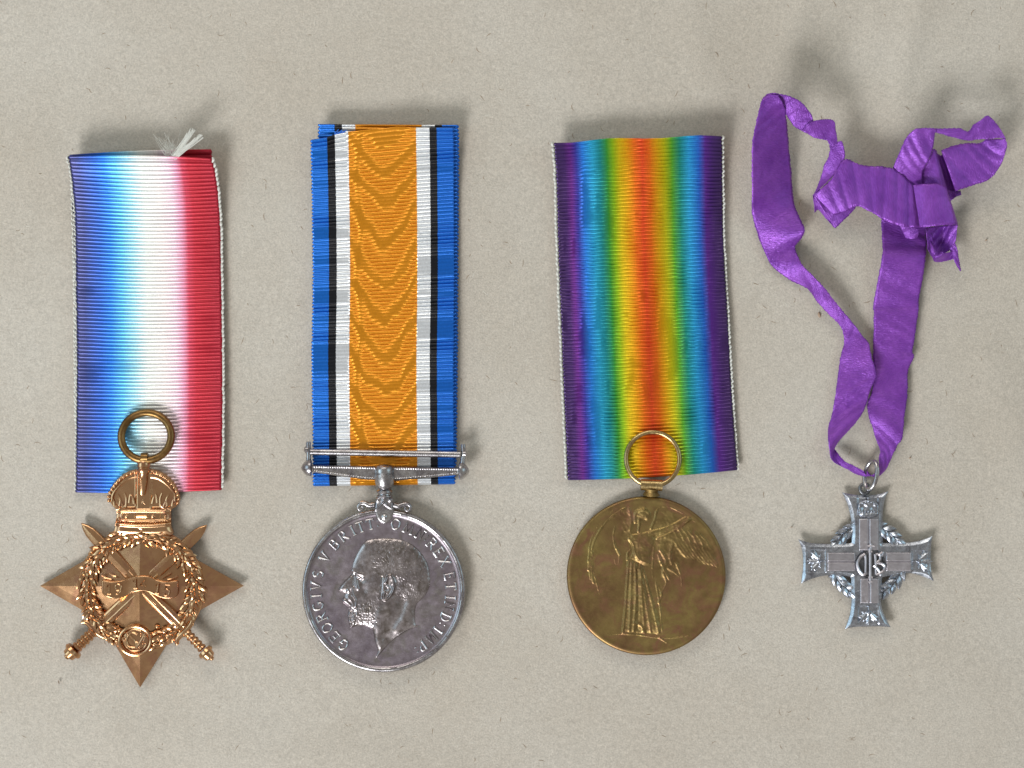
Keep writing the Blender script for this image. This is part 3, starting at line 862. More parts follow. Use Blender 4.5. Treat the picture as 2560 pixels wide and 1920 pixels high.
        # moustache, lips and beard
        z += ridge(x, y, [(195, 880), (250, 925), (330, 985)], 24, 2.6)+ridge(x, y, [(250, 840), (290, 890), (325, 950)], 20, 1.8)+ridge(x, y, [(262, 990), (300, 1010)], 14, -2.2)
        z += ridge(x, y, [(255, 1040), (262, 1120), (285, 1190)], 16, 1.6)+ridge(x, y, [(322, 1060), (318, 1130), (312, 1190)], 9, 1.5)+ridge(x, y, [(352, 980), (355, 1060)], 8, 1.2)
        beard = sm(900, 980, y+.25*(x-300))*sm(1250, 1180, y)*sm(640, 560, x)
        z += .65*beard*(1.6*vnoise(x, y*.6, 13, 21)+.9*vnoise(x, y, 7, 22))
        # ear
        z += gauss(x, y, 742, 715, 75, 2.5, 170, .12)
        z += ridge(x, y, [(708, 660), (735, 592), (770, 588), (800, 660), (805, 730), (778, 800), (730, 858), (690, 868), (678, 820), (700, 780)], 13, 4.6)
        z += gauss(x, y, 735, 730, 28, -4.0, 70, .15)+ridge(x, y, [(768, 620), (782, 680)], 8, 2)+ridge(x, y, [(720, 700), (745, 740), (725, 790)], 10, 2.0)
        z += ridge(x, y, [(660, 600), (655, 700), (645, 850)], 16, -1.8)+ridge(x, y, [(830, 600), (845, 700), (810, 830)], 20, -1.6)
        # hair
        hair = sm(500, 580, x-.15*(y-400))*sm(930, 860, y)
        hair *= 1-np.exp(-((x-740)/90)**2-((y-730)/150)**2)
        ang = np.arctan2(y-480, x-760); rad = np.hypot(x-760, (y-480)*1.05)
        z += .55*hair*(1.5*vnoise(rad*.35, ang*110, 8, 31)+.9*vnoise(x*1.2, y*.5, 9, 33)+.6*vnoise(x, y, 7, 34)+1.0*vnoise(x, y, 60, 35))
        z += gauss(x, y, 520, 330, 90, .8)+.7*vnoise(x, y, 60, 36)
        # jaw, neck, throat
        z += ridge(x, y, [(910, 880), (880, 1010), (790, 1150), (700, 1330)], 70, -4.2)+ridge(x, y, [(990, 930), (940, 1080), (850, 1230)], 60, 2.2)
        z += ridge(x, y, [(700, 960), (620, 1100), (600, 1250), (610, 1420)], 55, 2.2)+ridge(x, y, [(1100, 930), (1085, 1060), (1100, 1180)], 10, 1.2)
        z += ridge(x, y, [(1110, 1196), (1000, 1222), (890, 1282), (720, 1425), (600, 1560)], 12, 1.6)
        for k in range(6):
            z += ridge(x, y, [(860+k*22, 1300-k*12), (870+k*22, 1318-k*12)], 5, 1.2)
        z *= sm(0, .8, t)
        return zF-1.0+z, up
    head = relief('portrait', hp, (843, 1341, 1080, 1650), .95, .02, M['silver_head'], d)
    txt = [('G', -143.3), ('E', -133.3), ('O', -123.5), ('R', -113.4), ('G', -103.4), ('I', -94.6), ('V', -86), ('S', -76), ('V', -60.3), ('B', -47.1), ('R', -36.5), ('I', -27.3), ('T', -20.2), ('T', -11.5), (':', -5),
           ('O', 10.4), ('M', 21.8), ('N', 33), (':', 39), ('R', 46), ('E', 55), ('X', 64.6), ('E', 77.5), ('T', 86.5), ('I', 96), ('N', 103), ('D', 113.2), (':', 119.5), ('I', 126), ('M', 134.5), ('P', 145), (':', 151)]
    for ch, a in txt:
        ar = math.radians(a); rr = 168
        glyph(ch, cx+rr*math.sin(ar), cy-rr*math.cos(ar), 25, a, zF+1.4, 2.2, M['silver'], d)
    # ---- suspender
    q = Q(740, 1080, 4.916); p1 = lambda x, y: q([(x, y)])[0]
    a, b = p1(185, 250), p1(2015, 282)
    V, F = lathe(a+(34,), b+(34,), [(0, 8.6), (.5, 8.8), (1, 8.6)], 20); rod = part('upper_rod', V, F, M['silver'])
    outl = q([(180, 408), (600, 414), (1000, 425), (1500, 432), (2015, 440), (2015, 528), (1700, 560), (1250, 600), (900, 592), (600, 555), (180, 495)])
    def hb(X, Y, dd):
        return 46-6.5*np.clip((dd+5.0)/5.0, 0, 1)**2+1.2*np.exp(-((dd+4.6)/1.3)**2)*(1+.6*np.sin(X*1.1))
    bar = sheet('suspender_bar', poly_sdf(outl), hb, (774, 1160, 1152, 1206), 1.1, 26, M['silver'])
    # end caps and posts
    for sx, X0, pts_post, yy in ((-1, 190, [(158, 125), (160, 240), (160, 360)], 445), (1, 2010, [(2052, 155), (2052, 260), (2045, 400)], 483)):
        cxp, cyp = p1(X0, yy)
        V, F = lathe((cxp-sx*2, cyp, 36), (cxp+sx*24, cyp, 36), [(0, 19), (.06, 21), (.2, 21), (.45, 19), (.7, 14), (.9, 7), (1, .5)], 20)
        part('end_cap', V, F, M['silver'], bar)
        P = cr(q(pts_post), 4)
        V, F = tube([(p[0], p[1], 33) for p in P], np.interp(np.linspace(0, 1, len(P)), [0, .08, .4, .5, .62, 1], [5, 6.2, 6, 4.6, 5.6, 6.5]), 12)
        part('side_post', V, F, M['silver'], bar)
        e = p1(118 if sx < 0 else 2085, 225 if sx < 0 else 275)
        V, F = lathe((e[0]-sx*8, e[1], 33), (e[0]+sx*3, e[1], 33), [(0, 7.5), (.6, 8.5), (.9, 5), (1, 1)], 14); part('pin_head', V, F, M['silver'], bar)
    a, b = p1(1092, 404), p1(1092, 716)
    V, F = lathe(a+(46,), b+(40,), [(0, 5), (.015, 14), (.05, 20), (.10, 23), (.22, 24.2), (.30, 24.5), (.32, 23), (.345, 23), (.36, 25), (.5, 25), (.7, 24), (.85, 20), (.95, 15), (1, 9)], 28)
    part('boss', V, F, M['silver'], bar)
    a, b = p1(1090, 700), p1(1090, 830)
    V, F = lathe(a+(36,), b+(34,), [(0, 16), (.1, 15), (.15, 19), (.3, 20.5), (.4, 19), (.45, 15), (.55, 15.5), (.6, 19), (.7, 20), (.78, 18), (.85, 13), (1, 13)], 24)
    part('collar', V, F, M['silver'], bar)
    outl = cr(q([(1000, 800), (1090, 775), (1180, 800), (1195, 870), (1205, 950), (1195, 1010), (1165, 1085), (1090, 1132), (1010, 1088), (975, 1010), (965, 950), (975, 870)]), 4, True)
    def hk(X, Y, dd):
        x = (X-740)*4.916; y = (Y-1080)*4.916
        z = 37-4.5*np.exp(dd/3.0)
        z += ridge(x, y, [(970, 965), (1030, 920), (1080, 868)], 10, 2.8)+ridge(x, y, [(1080, 868), (1130, 915), (1200, 948)], 10, 2.8)
        z += gauss(x, y, 1090, 1045, 26, 4.5)-gauss(x, y, 1090, 1045, 48, 1.5)+gauss(x, y, 1085, 840, 30, 4)
        z += gauss(x, y, 1005, 840, 26, 3.0)+gauss(x, y, 1165, 840, 26, 3.0)
        return z
    claw = sheet('claw', poly_sdf([tuple(p) for p in outl]), hk, (932, 1236, 990, 1314), .9, 24, M['silver'])
    for pts in ([(965, 900), (900, 905), (850, 880), (800, 885), (768, 920), (775, 955), (810, 962), (830, 935), (808, 918)],
                [(1205, 900), (1260, 915), (1310, 895), (1370, 890), (1405, 920), (1400, 960), (1360, 970), (1338, 940), (1360, 925)]):
        P = cr(q(pts), 5)
        V, F = tube([(p[0], p[1], 32) for p in P], np.interp(np.linspace(0, 1, len(P)), [0, .3, .6, 1], [7, 6, 3.8, 2.2]), 10)
        part('scroll_arm', V, F, M['silver'], claw)
build_silver()

# ================================================================== 3. bronze disc with winged figure
def build_victory():
    root = start_thing('campaign_medal', 'round brown bronze medal with a standing winged figure on a rainbow coloured ribbon', 'medal', 1616, 1440, 22)
    L = [(1385, 363), (1392, 440), (1397, 620), (1404, 800), (1412, 1000), (1421, 1202)]
    R = [(1800, 348), (1805, 440), (1809, 620), (1819, 800), (1830, 1000), (1843, 1177)]
    def zf(U, T, X, Y):
        t_ = (440-10*np.sin(math.pi*U)-Y)/85; z = 9+44*np.log1p(np.exp(np.clip(t_*9, -30, 30)))/9
        z += 2.2*np.sin(Y/62+U*2)+1.6*np.cos(U*19+Y/260)*np.exp(-((U-.5)/.5)**4)
        return z+2*np.sin(math.pi*U)
    sag = lambda U, T: -3*np.sin(math.pi*U)*(1-T)+np.where(T < .1, 7*np.sin(2*math.pi*U*2+.3)*np.clip(.1-T, 0, .1)*8, 0)*.4+5.0*np.sin(math.pi*U)*T
    def amp(U, T, X, Y):
        return np.clip(.85+1.1*vnoise(X, Y*.2, 12, 41)+.9*vnoise(X, Y*.6, 60, 42)+.5*vnoise(X, Y, 14, 43), .15, 2)
    rb = ribbon('ribbon', L, R, zf, 93, M['rainbow'], sag=sag, amp=amp, A=2.8, cols=110)
    zz = lambda y: float(zf(np.array(.0), 0, np.array(1400.), np.array(float(y))))
    picots('edge_stitching', [(p[0]-3, p[1]) for p in L], zz, 11.5, 3.2, -1, M['white_thread'], rb, 5, l=6)
    picots('edge_stitching', [(p[0]+2.5, p[1]) for p in R], zz, 11, 2.4, 1, M['white_thread'], rb, 6)
    Lb = [(1396, 372), (1400, 500), (1408, 800), (1420, 1180)]; Rb = [(1796, 358), (1800, 500), (1814, 800), (1836, 1165)]
    ribbon('ribbon_back', Lb, Rb, lambda U, T, X, Y: zlift(Y, 360, 520, 28, 1.5, 2), 40, M['rainbow'], A=.8, per=4)
    cx, cy, R_ = 1616, 1440, 198
    zF = 20
    prof = [(r, zF+1.0*(r/198)**6) for r in np.linspace(.5, 184, 40)]+[(188, zF+1.1), (192, zF+.9), (195, zF), (197, zF-2), (198, zF-5), (198, 5), (196, 3), (120, 3)]
    d = disc('disc', cx, cy, R_, prof, M['victory'])
    def hv(X, Y):
        x = (X-1380)*2.592; y = (Y-1040)*2.592
        z = np.zeros(X.shape)
        mx = lambda a: np.maximum(z, a)
        def R2(pts, w, h): return ridge(x, y, pts, w, h)
        def dm(pts, h, w=14):
            s = poly_sdf([tuple(p) for p in cr(pts, 4, True)])(x, y); t = np.clip(-s, 0, None)
            return h*(1-np.exp(-t/w))
        # wings, low planes
        z = mx(dm([(500, 560), (390, 625), (300, 720), (245, 850), (232, 1020), (255, 1080), (300, 1150), (315, 1150), (275, 1000), (270, 880), (320, 780), (400, 690), (430, 700), (440, 820), (500, 860), (540, 760), (530, 620)], 1.5, 34))
        z = mx(dm([(640, 740), (690, 600), (770, 590), (870, 640), (980, 720), (1060, 820), (1090, 930), (1060, 1000), (960, 950), (880, 930), (760, 1060), (690, 1080), (660, 900)], 1.5, 40))
        for a in ([(500, 556), (385, 622), (292, 722), (243, 850), (233, 1000)], [(470, 600), (370, 670), (300, 760), (262, 860), (258, 980), (268, 1080)],
                  [(268, 880), (272, 1000), (292, 1080), (308, 1150)], [(245, 860), (244, 980), (250, 1060)]):
            z = z+R2(a, 6, 1.3)
        for a in ([(640, 730), (665, 670), (690, 600), (760, 588), (850, 632), (950, 700), (1040, 790), (1085, 900)],):
            z = z+R2(a, 8, 1.3)
        for k in range(9):
            x0 = 800+k*26; y0 = 810+k*6
            z = z+R2([(x0-8, y0), (x0+30, y0+60), (x0+88, y0+128)], 8, 1.1)
        for k in range(6):
            z = z+R2([(760+k*40, 700+k*14), (790+k*42, 740+k*14), (812+k*42, 790+k*14)], 5, .9)
        # drapery behind
        for a in ([(412, 715), (398, 780), (412, 850), (436, 905), (434, 950), (418, 962), (408, 930)], [(425, 860), (440, 900)], [(500, 600), (515, 680), (505, 740)],
                  [(660, 850), (655, 930), (650, 1000), (655, 1050)], [(672, 1060), (680, 1120), (700, 1240), (716, 1420)], [(700, 870), (740, 940), (720, 1010), (740, 1080), (700, 1160)],
                  [(780, 830), (765, 900), (775, 960)], [(810, 960), (835, 1040), (840, 1100)], [(690, 1100), (712, 1160), (690, 1210)], [(752, 985), (790, 1010), (820, 1040)], [(690, 900), (710, 960), (760, 1060)]):
            z = z+R2(a, 7, 1.4)
        # robe
        body = dm([(498, 925), (480, 1100), (462, 1300), (450, 1415), (560, 1420), (640, 1415), (712, 1425), (700, 1300), (660, 1180), (610, 1050), (580, 960)], 4.2, 34)
        z = np.maximum(z, body)
        for a, h in (([(497, 935), (486, 1080), (474, 1250), (458, 1400)], 3.2), ([(516, 945), (512, 1080), (508, 1250), (500, 1390)], 2.2), ([(540, 960), (545, 1100), (540, 1250), (528, 1390)], 2.2),
                     ([(572, 970), (580, 1120), (590, 1260), (600, 1400)], 1.6), ([(590, 980), (625, 1120), (655, 1240), (690, 1400)], 2.2), ([(575, 1000), (605, 1180), (640, 1400)], 1.6)):
            z = z+R2(a, 7, h)
        z = z+R2([(585, 960), (640, 1080), (672, 1190)], 6, -2.2)+R2([(552, 1000), (560, 1200), (556, 1380)], 7, -1.8)
        # torso, head, arms
        t = dm([(502, 800), (520, 770), (560, 758), (620, 745), (665, 770), (660, 840), (640, 900), (640, 960), (600, 970), (540, 950), (495, 930), (520, 870)], 5.2, 24)
        z = np.maximum(z, t)
        z = z+R2([(500, 795), (525, 835), (535, 880), (560, 930)], 7, 2.6)+R2([(488, 930), (492, 890), (508, 868)], 7, 2.6)+R2([(520, 775), (570, 768)], 9, 1.6)+R2([(555, 880), (575, 935), (610, 950)], 7, 1.6)
        h = gauss(x, y, 590, 642, 42, 5.5, 40); z = np.maximum(z, h)
        z = z+R2([(540, 690), (538, 645), (560, 615), (600, 612), (628, 632)], 7, 2.4)+R2([(562, 670), (565, 710), (560, 750)], 7, 3.0)+gauss(x, y, 595, 672, 16, -2)
        z = np.maximum(z, R2([(630, 768), (720, 745), (800, 710), (885, 670)], 17, 4.6))
        z = z+R2([(640, 750), (720, 728), (800, 695), (868, 655)], 5, 1.6)+R2([(680, 795), (760, 762), (840, 712), (880, 682)], 5, 2.6)
        z = z+R2([(640, 730), (662, 680), (675, 620)], 6, 1.6)
        # feet and ground line
        z = z+R2([(545, 1345), (580, 1360), (590, 1395)], 7, 2.2)+R2([(370, 1420), (430, 1412), (560, 1418), (720, 1440), (860, 1428), (930, 1418)], 6, 1.8)+R2([(700, 1440), (745, 1468)], 7, 1.8)
        z = z+R2([(430, 1500), (620, 1498), (830, 1500)], 9, .5)
        z = z+np.clip(z, 0, 2)*.35*vnoise(x, y, 9, 51)
        for _ in range(2):
            z = (z+np.roll(z, 1, 0)+np.roll(z, -1, 0)+np.roll(z, 1, 1)+np.roll(z, -1, 1))/5
        rr = np.hypot(X-cx, Y-cy); z = z*sm(190, 180, rr)*.90+1.0*vnoise(x, y, 40, 52)*sm(.1, 1, z)+.4*vnoise(x, y, 14, 53)*sm(.1, 1, z)
        return zF-.1+z*sm(.0, 1.6, z), z
    relief('winged_figure', hv, (1430, 1240, 1812, 1630), 1.15, .12, M['victory_fig'], d)
    q = Q(1380, 1040, 2.592)
    px, py = q([(652, 280)])[0]
    P = [(px+66.5*math.cos(a), py+66.5*math.sin(a), 27+5*math.sin(a)) for a in np.linspace(0, 2*math.pi, 84, endpoint=False)]
    V, F = tube(P, 6.0, 14, closed=True); part('suspension_ring', V, F, M['ring_brass'])
    a, b = q([(573, 446), (716, 452)])
    V, F = lathe(a+(26,), b+(26,), [(0, 10), (.02, 14), (.98, 14), (1, 10)], 18); part('barrel', V, F, M['ring_brass'])
    V, F = lathe(q([(645, 470)])[0]+(20,), q([(643, 515)])[0]+(17,), [(0, 20), (.5, 16), (1, 22)], 16); part('barrel_foot', V, F, M['victory'])
build_victory()

# ================================================================== 4. small silver cross on purple ribbon
def strip(A, B, seed=0, cross=18, per=14, wr=2.0, pleat=0.0):
    """woven strip between two edge lines (photo point x, y and height z)"""
    A = np.array([unproj(*p) for p in A]); B = np.array([unproj(*p) for p in B])
    a = cr(A, per); b = cr(B, per); n = len(a)
    mid = (a+b)/2; Ls = np.concatenate([[0], np.cumsum(np.linalg.norm(np.diff(mid, axis=0), axis=1))])
    V = []; UV = []
    w = np.linspace(0, 1, cross)
    for i in range(n):
        for k, t in enumerate(w):
            p = a[i]*(1-t)+b[i]*t
            V.append(p); UV.append((t, Ls[i]/400))
    V = np.array(V); UV = np.array(UV)
    s = np.repeat(Ls, cross); t = np.tile(w, n)
    V[:, 2] += wr*(.5*vnoise(s, t*40, 14, seed)+3.6*vnoise(s+t*50, t*25, 50, seed+3)+1.5*(np.abs(vnoise(s+t*60, t*14, 26, seed+7))*2-.3))+pleat*np.abs(np.sin(s/11+1.5*vnoise(s, t*20, 40, seed+9)+t*.8))+wr*.5*np.cos((t-.5)*math.pi)
    e = np.where((t == 0) | (t == 1), 1.0, 0.0)
    ii = np.repeat(np.arange(n), cross)
    V[:, 0] += e*(((ii % 2)-.5)*1.3+2.2*vnoise(s, t*9, 9, seed+4)); V[:, 1] += e*(((ii % 3)-1)*.8+2*vnoise(s, t*9, 8, seed+5))
    F = []
    for i in range(n-1):
        for k in range(cross-1):
            F.append((i*cross+k, (i+1)*cross+k, (i+1)*cross+k+1, i*cross+k+1))
    return V, F, UV

def add_strip(name, A, B, **kw):
    V, F, UV = strip(A, B, **kw)
    # face upwards on the whole
    o = part(name, V, np.array(F), M['purple'], angle=None, uv=UV)
    md = o.modifiers.new('thickness', 'SOLIDIFY'); md.thickness = 1.6/S; md.offset = 0
    return o

def maple(name, cx, cy, size, ang, z, mat, parent):
    half = [(0, 1.0), (.10, .72), (.24, .80), (.20, .42), (.42, .62), (.50, .52), (.78, .58), (.70, .36), (.92, .22), (.58, .02), (.52, -.12), (.62, -.28), (.16, -.24), (.06, -.30), (.05, -.72)]
    pts = half+[(-x, y) for x, y in half[::-1] if x != 0]
    c, s = math.cos(ang), math.sin(ang)
    P = [(cx+(x*c-y*s)*size, cy-(x*s+y*c)*size) for x, y in pts]
    base = [(cx, cy)]
    def hf(X, Y, dd):
        u = ((X-cx)*c-(Y-cy)*s)/size; v = (-(X-cx)*s-(Y-cy)*c)/size
        zz = z+2.2*(1-np.exp(dd/1.2))
        for a in ((0, .95), (.75, .55), (-.75, .55), (.6, -.2), (-.6, -.2)):
            zz = zz+ridge(u, v, [(0, -.25), a], .10, 2.6)
        return zz-1.2
    return sheet('maple_leaf', poly_sdf(P), hf, (cx-size*1.1, cy-size*1.1, cx+size*1.1, cy+size*1.1), .8, z-5, mat, parent, angle=60)

def build_cross():
    root = start_thing('memorial_cross', 'small grey silver cross with maple leaves, wreath and crown on a crumpled purple ribbon', 'medal', 2171, 1405, 20)
    q = Q(1960, 1130, 3.53)
    seg1 = [(520, 358), (600, 378), (735, 386), (850, 376), (922, 352)]
    seg2 = [(922, 352), (890, 440), (876, 530), (874, 620), (876, 800)]
    seg3 = [(876, 806), (1000, 806), (1120, 800), (1220, 782), (1312, 745)]
    seg4 = [(1312, 745), (1300, 850), (1296, 950), (1302, 1050), (1325, 1142)]
    seg5 = [(1325, 1142), (1230, 1100), (1120, 1072), (1000, 1085), (870, 1105)]
    seg6 = [(868, 1110), (860, 1230), (862, 1340), (885, 1430), (945, 1548)]
    seg7 = [(945, 1548), (850, 1540), (742, 1542), (640, 1545), (545, 1562)]
    seg8 = [(545, 1562), (585, 1450), (602, 1340), (600, 1230), (598, 1110)]
    seg9 = [(596, 1104), (500, 1090), (385, 1090), (270, 1115), (158, 1162)]
    seg10 = [(158, 1162), (172, 1060), (177, 960), (166, 860), (133, 772)]
    seg11 = [(133, 772), (240, 806), (380, 814), (500, 812), (600, 808)]
    seg12 = [(602, 804), (606, 700), (600, 610), (572, 480), (520, 358)]
    outl = []
    for sgm in (seg1, seg2, seg3, seg4, seg5, seg6, seg7, seg8, seg9, seg10, seg11, seg12):
        outl += [tuple(p) for p in cr(sgm, 4)[:-1]]
    outl = q(outl)
    def hx(X, Y, dd):
        x = (X-1960)*3.53; y = (Y-1130)*3.53
        z = 17-5.5*np.clip((dd+9)/9, 0, 1)**1.3
        # sunk arm ends
        for gx, gy, rx, ry in ((285, 965, 88, 105), (1215, 965, 88, 100), (748, 1440, 95, 85), (742, 470, 95, 90)):
            k = np.maximum(np.abs(x-gx)/rx, np.abs(y-gy)/ry)
            z = z-2.2*sm(1.06, .80, k)
        return z
    cross = sheet('cross', poly_sdf(outl), hx, (1995, 1225, 2340, 1580), 1.05, 3, M['cross'])
    # raised two-facet bars
    def barpart(x0, y0, x1, y1, horiz):
        P = q([(x0, y0), (x1, y0), (x1, y1), (x0, y1)])
        def hf(X, Y, dd):
            x = (X-1960)*3.53; y = (Y-1130)*3.53
            m = (y-(y0+y1)/2) if horiz else (x-(x0+x1)/2)
            return 23.5-.022*np.abs(m)-3.2*np.exp(-(m/7)**2)-1.2*np.exp(dd/.8)
        sheet('raised_bar', poly_sdf(P), hf, (P[0][0]-1, P[0][1]-1, P[2][0]+1, P[2][1]+1), .9, 12, M['cross_bar'], cross, angle=30)
    barpart(664, 592, 834, 868, False); barpart(674, 1118, 836, 1332, False); barpart(386, 890, 628, 1050, True); barpart(902, 888, 1120, 1050, True)
    # central boss
    c0 = q([(765, 985)])[0]
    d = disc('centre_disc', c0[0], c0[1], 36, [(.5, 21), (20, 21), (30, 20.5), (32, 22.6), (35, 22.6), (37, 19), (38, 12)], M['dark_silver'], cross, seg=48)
    it = []
    for st, r in (([(712, 900), (668, 930), (645, 985), (660, 1045), (700, 1082), (722, 1060)], 2.8), ([(712, 905), (718, 960), (716, 1060)], 2.2),
                  ([(755, 850), (757, 950), (758, 1130)], 2.6), ([(740, 880), (775, 878)], 2.0), ([(740, 1105), (778, 1105)], 2.0),
                  ([(800, 900), (806, 980), (808, 1080)], 2.4), ([(805, 900), (840, 905), (842, 950), (806, 975)], 2.4), ([(808, 975), (860, 985), (885, 1010), (870, 1050), (812, 1082)], 2.6),
                  ([(790, 1000), (830, 1040), (850, 1090)], 2.2), ([(840, 900), (870, 885), (862, 920)], 2.2), ([(735, 830), (765, 828), (795, 830)], 2.2), ([(763, 805), (765, 860)], 2.2), ([(740, 1145), (775, 1145)], 2.2), ([(758, 1120), (758, 1165)], 2.0)):
        it.append(tube([(p[0], p[1], 25) for p in cr(q(st), 4)], r*1.5, 7))
    V, F = join(it); part('cypher', V, F, M['cross_bar'], cross, label='raised interlaced royal cypher at the centre of the cross')
    # crown
    outl = cr(q([(652, 500), (660, 455), (700, 430), (742, 420), (785, 430), (828, 455), (838, 500), (828, 560), (790, 578), (742, 582), (695, 578), (668, 560)]), 4, True)
    def hcr(X, Y, dd):
        x = (X-1960)*3.53; y = (Y-1130)*3.53
        z = 24-4*np.exp(dd/2)
        z = z-3.5*gauss(x, y, 705, 490, 26, 1)-3.5*gauss(x, y, 782, 490, 26, 1)+2*np.exp(-((y-555+.0012*(x-742)**2)/10)**2)
        return z+1.4*vnoise(x, y, 18, 71)
    crn = sheet('crown', poly_sdf([tuple(p) for p in outl]), hcr, (2140, 1245, 2202, 1298), .9, 12, M['cross'], cross)
    it = [dome(*q([(742, 405)])[0], 20, 4, 4, 5, 4, 8), dome(*q([(742, 432)])[0], 22, 4.5, 4.5, 5, 4, 8)]
    for k in range(7):
        x = 665+k*26; it.append(dome(*q([(x, 440+.004*(x-742)**2)])[0], 22, 2.6, 2.6, 3.4, 3, 7))
    for k in range(5):
        x = 690+k*26; it.append(dome(*q([(x, 525+.0012*(x-742)**2)])[0], 23, 3, 4, 3.4, 3, 7))
    V, F = join(it); part('crown_pearls', V, F, M['cross'], cross)
    for x, y, a in ((300, 962, math.pi/2), (1212, 965, -math.pi/2), (748, 1432, math.pi)):
        p = q([(x, y)])[0]; a2 = {300: math.pi/2, 1212: -math.pi/2, 748: math.pi}[x]
        maple('maple_leaf', p[0], p[1], 30, a2, 19, M['cross'], cross)
    # wreath showing in the four angles
    c0 = q([(742, 958)])[0]
    P = [(c0[0]+86*math.cos(a), c0[1]+86*math.sin(a), 9) for a in np.linspace(0, 2*math.pi, 72, endpoint=False)]
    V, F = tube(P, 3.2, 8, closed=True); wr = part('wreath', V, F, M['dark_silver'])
    leaf = leaf_mesh('leaf', 17, 8, 6.5, M['cross'])
    rd = random.Random(5)
    for qd in range(4):
        base = math.pi/4+qd*math.pi/2
        for k in range(5):
            a = base+(k-2)*.23
            for off, tw in ((-9, -.5), (9, .5)):
                up = -1 if math.cos(a) > 0 else 1
                x = c0[0]+(87+off)*math.cos(a+.05*off/9); y = c0[1]+(87+off)*math.sin(a+.05*off/9)
                place(leaf, 'leaf', x, y, 9+rd.uniform(-1, 2), -(a+up*math.pi/2)-tw*up, wr, rd.uniform(.9, 1.1), rd.uniform(-.3, .3))
    # eye and jump ring
    p = q([(715, 320)])[0]
    P = [(p[0]+12*math.cos(a), p[1]+12*math.sin(a)+2, 14) for a in np.linspace(0, 2*math.pi, 28, endpoint=False)]
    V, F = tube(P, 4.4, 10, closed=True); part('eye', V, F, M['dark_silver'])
    p = q([(762, 205)])[0]
    P = []
    for a in np.linspace(0, 2*math.pi, 48, endpoint=False):
        lx = 12*math.cos(a); ly = 35*math.sin(a); t = math.radians(10)
        P.append((p[0]+lx*math.cos(t)-ly*math.sin(t), p[1]+lx*math.sin(t)+ly*math.cos(t), 27+17*math.cos(a)))
    V, F = tube(P, 5.8, 12, closed=True); part('jump_ring', V, F, M['silver'])

    # ---- purple ribbon
    C.dx = C.dy = 0
    C.loc = np.array(root.location)
    a7 = Q(1840, 200, 2.37); b7 = Q(2040, 780, 3.772)
    # long left strand, from the top of the big loop to the jump ring
    A = a7([(185, 82, 118), (150, 125, 120), (122, 240, 122), (97, 380, 112), (94, 550, 88), (96, 700, 60), (97, 800, 26), (130, 920, 10), (172, 1030, 6), (215, 1105, 6), (310, 1180, 4), (425, 1238, 6), (478, 1310, 20), (545, 1385, 22), (612, 1450, 18)])
    B = a7([(250, 92, 124), (285, 150, 118), (298, 225, 84), (312, 380, 50), (329, 560, 22), (340, 700, 12), (362, 780, 22), (405, 900, 42), (352, 985, 14), (370, 1050, 24), (395, 1100, 36), (445, 1150, 36), (530, 1240, 34), (630, 1365, 34), (710, 1460, 26)])
    A += b7([(262, 215, 20), (262, 310, 16), (228, 440, 14), (208, 600, 16), (183, 780, 20), (152, 960, 16), (113, 1110, 20), (118, 1240, 34), (148, 1388, 30), (210, 1440, 24), (310, 1490, 20), (400, 1535, 20), (480, 1552, 24)])
    B += b7([(440, 225, 22), (500, 300, 28), (528, 430, 36), (570, 600, 38), (522, 720, 34), (484, 840, 26), (440, 945, 34), (350, 1075, 26), (185, 1238, 12), (176, 1290, 8), (262, 1400, 34), (350, 1446, 32), (450, 1500, 30)])
    add_strip('ribbon', A, B, seed=1, wr=2.2)
    # right strand, from the ring up under the bow
    A = b7([(470, 1552, 24), (545, 1530, 30), (590, 1450, 34), (596, 1370, 30), (602, 1300, 24), (545, 1130, 14), (490, 960, 12), (484, 860, 14), (535, 720, 14), (545, 560, 12), (540, 400, 12), (543, 200, 14), (545, 10, 14)])
    B = b7([(480, 1500, 30), (560, 1560, 18), (640, 1510, 16), (690, 1430, 22), (762, 1270, 26), (812, 1180, 24), (838, 960, 20), (860, 800, 18), (872, 560, 14), (922, 425, 26), (908, 370, 20), (940, 180, 18), (962, 10, 18)])
    A += a7([(815, 1320, 12), (862, 1060, 38), (866, 960, 20), (862, 830, 6), (880, 700, 4)])
    B += a7([(1085, 1300, 16), (1122, 1060, 34), (1128, 980, 16), (1125, 880, 5), (1120, 740, 4)])
    add_strip('ribbon', A, B, seed=5, wr=2.4)
    # from the loop top across to the bow
    A = a7([(182, 84, 116), (240, 80, 122), (350, 108, 116), (430, 178, 100), (460, 243, 92)])
    B = a7([(292, 190, 92), (305, 215, 88), (340, 268, 84), (380, 298, 80), (420, 316, 78)])
    add_strip('bow_strand', A, B, seed=9, wr=1.6)
    A = a7([(392, 298, 84), (425, 262, 98), (470, 240, 96), (515, 234, 92), (578, 240, 86), (592, 300, 80), (604, 372, 74)])
    B = a7([(398, 300, 76), (430, 320, 78), (462, 340, 78), (500, 350, 76), (535, 358, 72), (550, 375, 70), (556, 396, 68)])
    add_strip('bow_strand', A, B, seed=12, wr=1.6)
    A = a7([(600, 368, 72), (628, 364, 78), (642, 410, 78), (642, 470, 70), (600, 540, 60), (500, 640, 56)])
    B = a7([(553, 390, 66), (556, 420, 62), (545, 460, 56), (520, 510, 50), (500, 590, 44), (458, 685, 44)])
    add_strip('bow_strand', A, B, seed=15, wr=1.6)
    # lower fold of the band's end
    A = a7([(455, 682, 40), (560, 600, 44), (700, 560, 44)])
    B = a7([(590, 880, 30), (650, 820, 38), (730, 735, 42)])
    add_strip('bow_strand', A, B, seed=17, wr=2.4)
    A = a7([(462, 680, 52), (560, 590, 62), (640, 472, 66), (740, 503, 66), (880, 515, 68), (945, 535, 66), (1010, 590, 60), (1062, 640, 46)])
